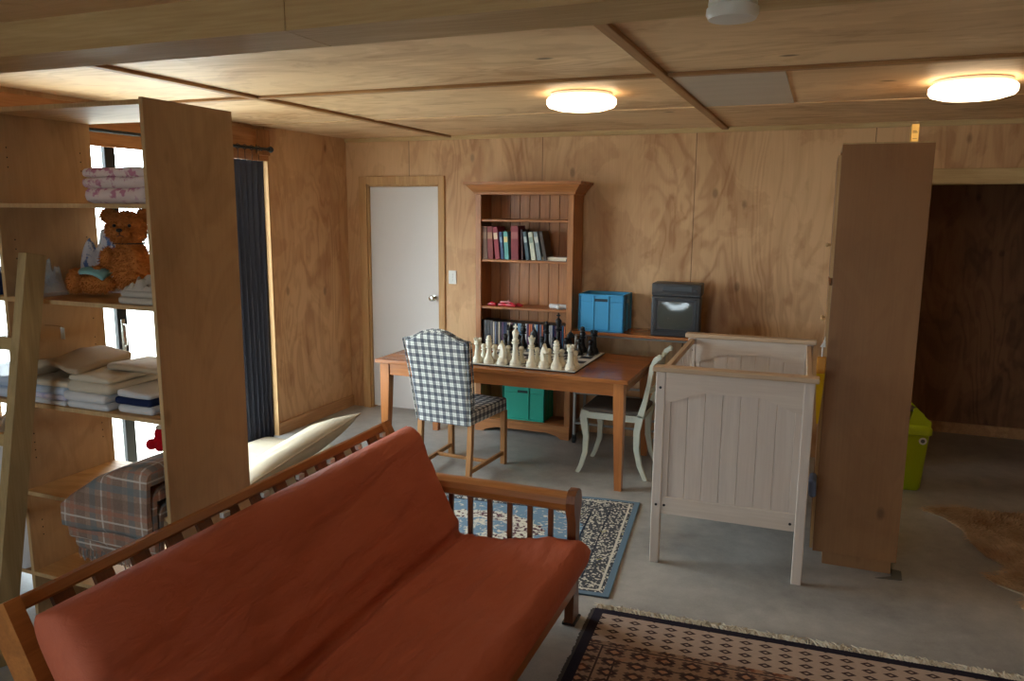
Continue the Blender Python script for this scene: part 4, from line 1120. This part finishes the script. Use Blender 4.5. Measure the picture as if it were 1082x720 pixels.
# ------------------------------------------------------------------ cot
t = thing('baby_cot', 'whitewashed wooden baby cot with panelled ends beside the cupboard', 'cot', (-.36, 3.86, 0), .02)
HW = .375; LEN = 1.19
def endpanel(y0, y1, facing):
    r = []
    ym = (y0+y1)/2
    for sx in (-1, 1):
        obj('post', mk(box, (sx*HW, y0, 0), (sx*(HW-.048), y1, 1.02), .004), M_cotz, t)
    obj('cap_rail', mk(box, (-HW-.018, y0-.018, 1.022), (HW+.018, y1+.018, 1.05), .006, 3), M_cotcap, t)
    bm = BM(); n_ = 16; pts = [(-HW+.048, 1.022), (-HW+.048, .865)]
    for k in range(n_+1):
        u = k/n_; s_ = min(1, max(0, 1-abs(2*u-1))*1.6); s_ = s_*s_*(3-2*s_)
        pts.append((-HW+.048+(2*HW-.096)*u, .865+.062*s_))
    pts += [(HW-.048, .865), (HW-.048, 1.022)]
    pts = [pts[0]]+pts[2:-2]+[pts[-1]]
    prism(bm, pts, 'y', ym-.016, ym+.016); obj('upper_rail', bm, M_cotx, t)
    obj('lower_rail', mk(box, (-HW+.048, ym-.014, .272), (HW-.048, ym+.014, .365), .003), M_cotx, t)
    pn = BM(); nbd = 7; W_ = (2*HW-.096-.06)/nbd
    for k in range(nbd): 
        x0 = -HW+.048+.03+k*W_; box(pn, (x0+.001, ym-.007, .36), (x0+W_-.001, ym+.007, .94), .0025, 1)
    box(pn, (-HW+.05, ym-.004, .36), (HW-.05, ym+.004, .87)); obj('panel_boards', pn, M_cotz, t)
    for sx in (-1, 1): obj('inner_stile', mk(box, (sx*(HW-.048), ym-.012, .36), (sx*(HW-.078), ym+.012, .885), .002), M_cotz, t)
    for (x_, z_) in ((-HW+.024, .94), (-HW+.024, .32), (HW-.07, .31), (-HW+.065, .32)):
        bm = BM(); lathe(bm, [(.007, 0), (.007, .002)], 10, tmat((x_, ym-.0145 if abs(x_) < HW-.05 else y0, z_), (PI/2, 0, 0))); obj('bolt', bm, M_tvdk, t)
endpanel(0, .036, 1); endpanel(LEN-.036, LEN, -1)
for sx in (-1, 1):
    xx = sx*(HW-.024)
    obj('side_rail', mk(box, (xx-.014, .036, .985), (xx+.014, LEN-.036, 1.015), .004), M_cotcapy, t)
    obj('side_rail', mk(box, (xx-.014, .036, .30), (xx+.014, LEN-.036, .345), .004), M_cotcapy, t)
    for k in range(16):
        y = .085+k*.068; obj('slat', mk(box, (xx-.007, y-.014, .345), (xx+.007, y+.014, .985), .002), M_cotz, t)
obj('base_board', mk(box, (-HW+.03, .04, .33), (HW-.04, LEN-.04, .345)), M_cotx, t)
t2 = thing('cot_mattress', 'pale mattress lying inside the baby cot', 'mattress', (-.375, 4.45, .3465), .02)
obj('mattress_pad', mk(box, (-.315, -.545, 0), (.315, .545, .10), .02, 3), M_whitecl, t2, True)
bm = BM(); slab(bm, 0, 0, 0, .035, .14, .09, 4, .006, .015); o = obj('blue_cloth', bm, fabric('blue_cloth', lin(112, 122, 146), lin(92, 102, 126)), None, True, 60)
tag(o, 'pale blue cloth bulging out between the cot and the cupboard', 'cloth'); at(o, (.036, 4.03, .425), (0, 0, 0))

# ------------------------------------------------------------------ tall cupboard
t = thing('tall_cupboard', 'tall narrow brown plywood cupboard, side on, in front of the doorway', 'cupboard', (.26, 4.15, 0), .0)
D = .60
bm = BM(); box(bm, (-.200, 0, .075), (.195, .018, 2.14), .001, 1); o = obj('side_panel', bm, M_cup, t)
bm = BM(); box(bm, (-.200, D-.018, .075), (.195, D, 2.14), .001, 1); obj('side_panel', bm, M_cup, t)
obj('top_panel', mk(box, (-.200, 0, 2.14), (.195, D, 2.147), .0005, 1), M_edge, t)
obj('back_panel', mk(box, (.183, .018, .075), (.195, D-.018, 2.14), 0), M_cup, t)
obj('bottom_panel', mk(box, (-.200, .018, .075), (.183, D-.018, .093), 0), M_cup, t)
obj('shelf', mk(box, (-.185, .018, 1.46), (.183, D-.018, 1.478), 0), M_cup, t)
for (z0, z1) in ((.085, 1.462), (1.50, 2.09)):
    for (y0, y1) in ((.0, D/2-.003), (D/2+.003, D)):
        dd = obj('door', mk(box, (-.2165, y0+.012, z0), (-.2015, y1, z1), .001, 1), M_cup, t)
        if y0 < .1: obj('door_edging', mk(box, (-.2165, .010, z0), (-.2015, .012, z1)), M_edge, dd)
        yk = y1-.05 if y0 < .1 else y0+.05
        bm = BM(); lathe(bm, [(.006, 0), (.006, .012), (.011, .018), (.009, .025), (.002, .027)], 12, tmat((-.2165, yk, (z0+.15 if z0 > 1 else z1-.2)), (0, -PI/2, 0))); obj('knob', bm, M_edge, dd, True)
obj('plinth', mk(box, (-.15, .03, 0), (.175, D-.03, .075), .001, 1), M_cup, t)
bm = BM(); prism(bm, [(.10, -.05), (.225, -.03), (.23, .08), (.178, .09), (.178, .0)], 'z', .0005, .003)  # thin flat grey shape on the floor
o = obj('floor_patch', bm, M_grey, None); tag(o, 'flat grey patch on the floor at the near right foot of the cupboard', 'tape'); at(o, (.26, 4.15, 0))
t2 = thing('timber_offcut', 'pale timber offcut standing upright on top of the cupboard', 'offcut', (.402, 4.60, 2.1475))
obj('block', mk(box, (-.017, -.035, 0), (.017, .035, .118), .002), wood('fresh_pine', lin(226, 196, 120), lin(200, 164, 92), 'z', .6, .3), t2)
obj('ink_stamp', boxes([((-.011, -.0358, .075), (.011, -.0352, .079)), ((-.011, -.0358, .083), (.007, -.0352, .086)), ((-.011, -.0358, .045), (.011, -.0352, .047))]), M_tvdk, t2)
# yellow hanging tool on the door side
t2 = thing('hanging_duster', 'yellow tapered hanging tool with an orange top between cot and cupboard', 'tool', (.036, 4.138, .76))
bm = BM(); rings = []
for z_, hw, hy_ in ((0, .004, .005), (.06, .009, .007), (.16, .015, .009), (.26, .020, .0095)):
    rings.append([Vector((-hw, -hy_, z_)), Vector((hw, -hy_, z_)), Vector((hw, hy_, z_)), Vector((-hw, hy_, z_))])
loft(bm, rings); obj('tapered_body', bm, M_yellow, t2)
bm = BM(); box(bm, (-.021, -.0095, .26), (.021, .0095, .345), .003); obj('head', bm, M_orange, t2)
bm = BM(); tube(bm, [(0, 0, .345), (0, 0, .40), (.004, 0, .43), (.012, 0, .42)], .003, 6); obj('hanging_cord', bm, M_plastic_w, t2, True)
bm = BM(); prism(bm, [(-.012, .395), (.014, .395), (.010, .45), (.002, .42)], 'y', -.004, .004); obj('cord_tag', bm, M_plastic_w, t2)
t2 = thing('yellow_hook', 'small yellow plastic hook on the right side of the cupboard', 'hook', (.4544, 4.42, 1.02))
bm = BM(); box(bm, (0, -.02, 0), (.008, .02, .055), .002); tube(bm, [(.006, 0, .03), (.022, 0, .022), (.026, 0, .036)], .005, 8); obj('hook_body', bm, M_orange, t2, True)

# ------------------------------------------------------------------ bin
t = thing('swing_bin', 'lime green rubbish bin with a grey swing lid behind the cupboard', 'bin', (.60, 5.66, 0), .1)
def rrect(hw, hd, r, z, n=5):
    out = []
    for (sx, sy, a0) in ((1, 1, 0), (-1, 1, PI/2), (-1, -1, PI), (1, -1, 3*PI/2)):
        for k in range(n+1):
            a = a0+k*PI/2/n; out.append(Vector((sx*(hw-r)+r*math.cos(a), sy*(hd-r)+r*math.sin(a), z)))
    return out
bm = BM(); loft(bm, [rrect(.095, .085, .03, 0), rrect(.105, .095, .03, .02), rrect(.13, .115, .035, .40)]); obj('bin_body', bm, M_lime, t, True, 40)
bm = BM(); loft(bm, [rrect(.136, .121, .035, .385), rrect(.142, .127, .035, .39), rrect(.142, .127, .035, .425), rrect(.132, .118, .035, .44), rrect(.122, .108, .03, .45)]); obj('rim', bm, M_lime, t, True, 40)
for sx in (-1, 1):
    bm = BM(); pts = [(-.12, .43), (.125, .43), (.13, .475), (.10, .50), (.035, .565), (.02, .56), (.0, .48), (-.03, .455), (-.12, .455)]
    prism(bm, pts, 'y', sx*.095, sx*.108); 
    for v in bm.verts: v.co = Vector((sx*.0+v.co.x, v.co.y, v.co.z))
    bm2 = bm; obj('lid_cheek', bm2, M_lime, t)
bm = BM(); rings = []
for k in range(9):
    a = PI*(k/8); rings.append([Vector((.108*math.cos(a), -.094, .445+.105*math.sin(a))), Vector((.108*math.cos(a), .094, .445+.105*math.sin(a))), Vector((.098*math.cos(a), .094, .445+.095*math.sin(a))), Vector((.098*math.cos(a), -.094, .445+.095*math.sin(a)))])
loft(bm, rings); obj('swing_flap', bm, M_grey, t, True, 40)
bm = BM(); lathe(bm, [(.024, 0), (.024, .0015)], 20, tmat((.085, -.1175, .35), (PI/2+.05, 0, 0))); so = obj('sticker', bm, M_plastic_w, t)
bm = BM(); lathe(bm, [(.013, .0015), (.013, .0025)], 16, tmat((.085, -.1175, .35), (PI/2+.05, 0, 0))); obj('sticker_mark', bm, M_grey, so)

# ------------------------------------------------------------------ rugs
def mat_rug_brown(w, d):
    mt, p = begin('brown_patterned_rug', .95, 0, .1)
    X, Y, _ = sep(coords()); L = X; F = d - Y      # origin at near-left corner; L distance from left edge, F from far edge
    dR = w - X; dl = L.mn(dR)
    n = nnoise(coords(), 60, 4, .7); n2 = nnoise(coords(), 9, 3, .6)
    tan = nmix(n, lin(162, 140, 124), lin(192, 170, 154)); dk = nmix(n, lin(62, 46, 46), lin(84, 66, 62))
    def dia(a, b_, pa, pb, r0, r1, ka=1.0):
        u = ((a.mod(pa))/pa-.5).abs()*ka; v = ((b_.mod(pb))/pb-.5).abs()
        s = u+v; return s.lt(r0), s.lt(r1)
    # zone 1: rows of small diamonds
    o1, i1 = dia(L, F-.055, .079, .05, .34, .12, .9)
    z1 = nmix(o1, tan, dk); z1 = nmix(i1, z1, tan)
    # inner field
    o2, i2 = dia(L, F, .105, .075, .42, .20)
    o3, i3 = dia(L+.05, F+.035, .052, .0375, .30, .10)
    brown = nmix(n, lin(140, 112, 94), lin(172, 144, 122))
    z2 = nmix(o3*.75, brown, dk); z2 = nmix(o2, z2, dk); z2 = nmix(i2, z2, lin(176, 132, 104))
    vor = E(nvor(coords(), 30)); org = (n2-.55)*6
    z2 = nmix((vor.lt(.22))*.6, z2, dk); z2 = nmix(org.clamp()*.35, z2, lin(184, 104, 56))
    ln = (F-.30).abs().lt(.004) + (F-.40).abs().lt(.004) + ((dl-.17).abs().lt(.004))*(F.gt(.40)) + ((dl-.10).abs().lt(.004))*(F.gt(.30))
    z2 = nmix(ln.clamp(), z2, dk)
    col = nmix(F.gt(.27), z1, z2)
    bd = (F.lt(.042)+dl.lt(.042)+Y.lt(.042)).clamp(); col = nmix(bd, col, nmix(n, lin(34, 28, 36), lin(50, 44, 54)))
    setcol(p, col); bump(p, n, .5, .003); return mt
def rug(name, label, loc, rz, w, d, th, mat, wav=.0, edge=0):
    t = thing(name, label, 'rug', loc, rz)
    bm = BM(); nx_, ny_ = 60, 44; T_, B2 = [], []
    for j in range(ny_+1):
        a, b_ = [], []
        for i in range(nx_+1):
            x, y = w*i/nx_, d*j/ny_
            zz_ = wav*max(0, noise.noise(Vector((x*3, y*3, 2))))
            ed = edge*noise.noise(Vector((x*4+9, y*4, 5)))
            a.append(bm.verts.new((x+ed, y+ed, th+zz_))); b_.append(bm.verts.new((x+ed, y+ed, zz_+.0005)))
        T_.append(a); B2.append(b_)
    for G in (T_, B2):
        for j in range(ny_):
            for i in range(nx_): bm.faces.new((G[j][i], G[j][i+1], G[j+1][i+1], G[j+1][i]))
    for i in range(nx_):
        for j in (0, ny_): bm.faces.new((T_[j][i], T_[j][i+1], B2[j][i+1], B2[j][i]))
    for j in range(ny_):
        for i in (0, nx_): bm.faces.new((T_[j][i], T_[j+1][i], B2[j+1][i], B2[j][i]))
    obj('pile', bm, mat, t, True, 50); return t
RW, RD = 2.05, 1.35
t = rug('brown_rug', 'brown fringed rug with rows of small dark diamonds, front of room', (-.835, 3.27-RD, .001), .045, RW, RD, .008, mat_rug_brown(RW, RD), .003)
t.location = (-.80, 1.915, .001)
bm = BM(); rnd = random.Random(4)
for k in range(700):
    x = rnd.uniform(0, RW); L_ = rnd.uniform(.04, .07); a = rnd.uniform(-1, 1); y = RD-.002
    z_ = .004+rnd.random()*.004
    tube(bm, [(x, y, z_), (x+math.sin(a)*L_*.5, y+L_*.5, z_+.004), (x+math.sin(a*1.4)*L_, y+math.cos(a)*L_, .003)], [.0028, .0024, .0016], 4)
obj('fringe', bm, M_fringe, t)
bm = BM(); prism(bm, [(0, 0)]+[((-.010-rnd.random()*.010), RD*k/160) for k in range(1, 160)]+[(0, RD)], 'z', .002, .006)
obj('side_whipping', bm, plain('dark_whipping', lin(70, 60, 54), .9), t)

def mat_rug_blue(w, d):
    mt, p = begin('blue_floral_rug', .95, 0, .1)
    X, Y, _ = sep(coords()); dl = X.mn(w-X).mn(Y.mn(d-Y))
    n = nnoise(coords(), 45, 2, .5); n2 = nnoise(coords(), 24, 3, .6, 1.0); big = nnoise(coords(), 7, 3, .6)
    navy = lin(40, 46, 60); cream = lin(206, 200, 184); blue = lin(112, 138, 158); yel = lin(196, 186, 120); plum = lin(92, 62, 72)
    vc = E(nvor(coords(), 56)); 
    fl = ((vc-.40)*-14).clamp()
    bed = nmix(fl, nmix(.08, navy, cream), cream); bed = nmix(((n-.60)*20).clamp(), bed, cream); bed = nmix(((n2-.66)*20).clamp(), bed, yel)
    # field: blue with cream scroll and oval medallion
    cx, cy = X-w*.5, Y-d*.5
    r = E.op('SQRT', (cx/.62)*(cx/.62)+(cy/.36)*(cy/.36)) + (big-.5)*.35
    fld = nmix(((n2-.56)*14).clamp(), blue, cream)
    fld = nmix(r.lt(.62), fld, nmix(((n-.5)*14).clamp(), cream, plum))
    fld = nmix(r.lt(.34), fld, nmix(((n2-.5)*14).clamp(), blue, cream))
    fld = nmix(r.gt(1.12), fld, bed)
    col = nmix(dl.gt(.27), bed, fld)
    col = nmix((dl-.265).abs().lt(.006), col, navy); col = nmix((dl-.055).abs().lt(.006), col, cream); col = nmix((dl-.16).abs().lt(.003), col, navy)
    col = nmix(dl.lt(.032), col, lin(104, 126, 142))
    setcol(p, col); bump(p, n, .4, .003); return mt
BW, BD = 1.75, 1.27
t = rug('blue_rug', 'blue and cream floral rug on the concrete beyond the sofa arm', (-2.61, 3.36, .001), -.055, BW, BD, .008, mat_rug_blue(BW, BD), .006)
t.location = (-2.571, 3.205, .001); t.rotation_euler = (0, 0, .10)

# ------------------------------------------------------------------ animal hide
t = thing('animal_hide', 'tan and brown shaggy animal hide lying on the concrete floor', 'hide', (1.25, 4.75, .001))
out = [(-.52, .50), (-.40, .56), (-.30, .60), (-.16, .57), (-.05, .60), (.10, .66), (.35, .60), (.62, .62), (.75, .45), (.66, .20), (.72, -.1), (.66, -.4), (.80, -.7), (.60, -.82), (.40, -.66), (.15, -.86), (-.05, -.92), (-.22, -.86), (-.27, -.72),
       (-.20, -.60), (-.34, -.50), (-.37, -.44), (-.26, -.36), (-.24, -.28), (-.32, -.16), (-.36, 0), (-.37, .12), (-.40, .25), (-.46, .36), (-.56, .44)]
bm = BM(); vs = [bm.verts.new((x, y, 0)) for x, y in out]; f = bm.faces.new(vs)
r_ = bmesh.ops.extrude_face_region(bm, geom=[f])
for v in [g_ for g_ in r_['geom'] if isinstance(g_, bmesh.types.BMVert)]: v.co.z = .008
def mat_hide(nm, dk=1.0):
    mt, p = begin(nm, .9, 0, .1); v = coords(); a = nnoise(v, 4.5, 5, .65, .5); b_ = nnoise(v, 90, 2, .6)
    c_ = nmix(((a-.38)*4).clamp(), mul(lin(184, 152, 122), dk), mul(lin(230, 208, 176), dk)); c_ = nmix(((b_-.5)*2).clamp(), c_, mul(lin(196, 152, 108), dk)); setcol(p, c_); return mt
skin = obj('skin', bm, mat_hide('hide_skin', .7), t)
# fur: tufts laid towards -x
def inside(x, y):
    c_ = False; j = len(out)-1
    for i in range(len(out)):
        xi, yi = out[i]; xj, yj = out[j]
        if (yi > y) != (yj > y) and x < (xj-xi)*(y-yi)/(yj-yi)+xi: c_ = not c_
        j = i
    return c_
bm = BM(); rnd = random.Random(9); cnt = 0
while cnt < 15000:
    x, y = rnd.uniform(-.58, .8), rnd.uniform(-.95, .68)
    if not inside(x, y): continue
    cnt += 1; a = PI+.5*math.sin(y*3)+rnd.uniform(-.35, .35)+noise.noise(Vector((x*3, y*3, 0)))*1.2; L_ = rnd.uniform(.03, .06)
    dx, dy = math.cos(a), math.sin(a); w_ = .0022; z0 = .006
    p0 = Vector((x-dy*w_, y+dx*w_, z0)); p1 = Vector((x+dy*w_, y-dx*w_, z0)); h_ = rnd.uniform(.010, .022)
    q = Vector((x+dx*L_*.5, y+dy*L_*.5, z0+h_)); tp = Vector((x+dx*L_, y+dy*L_, z0+h_*.45))
    A, B_v, Q1, Q2, T_v = bm.verts.new(p0), bm.verts.new(p1), bm.verts.new(q+Vector((-dy, dx, 0))*w_*.9), bm.verts.new(q-Vector((-dy, dx, 0))*w_*.9), bm.verts.new(tp)
    bm.faces.new((A, B_v, Q2, Q1)); bm.faces.new((Q1, Q2, T_v))
fur = obj('fur', bm, mat_hide('hide_fur'), t, True, 180); fur['kind'] = 'stuff'
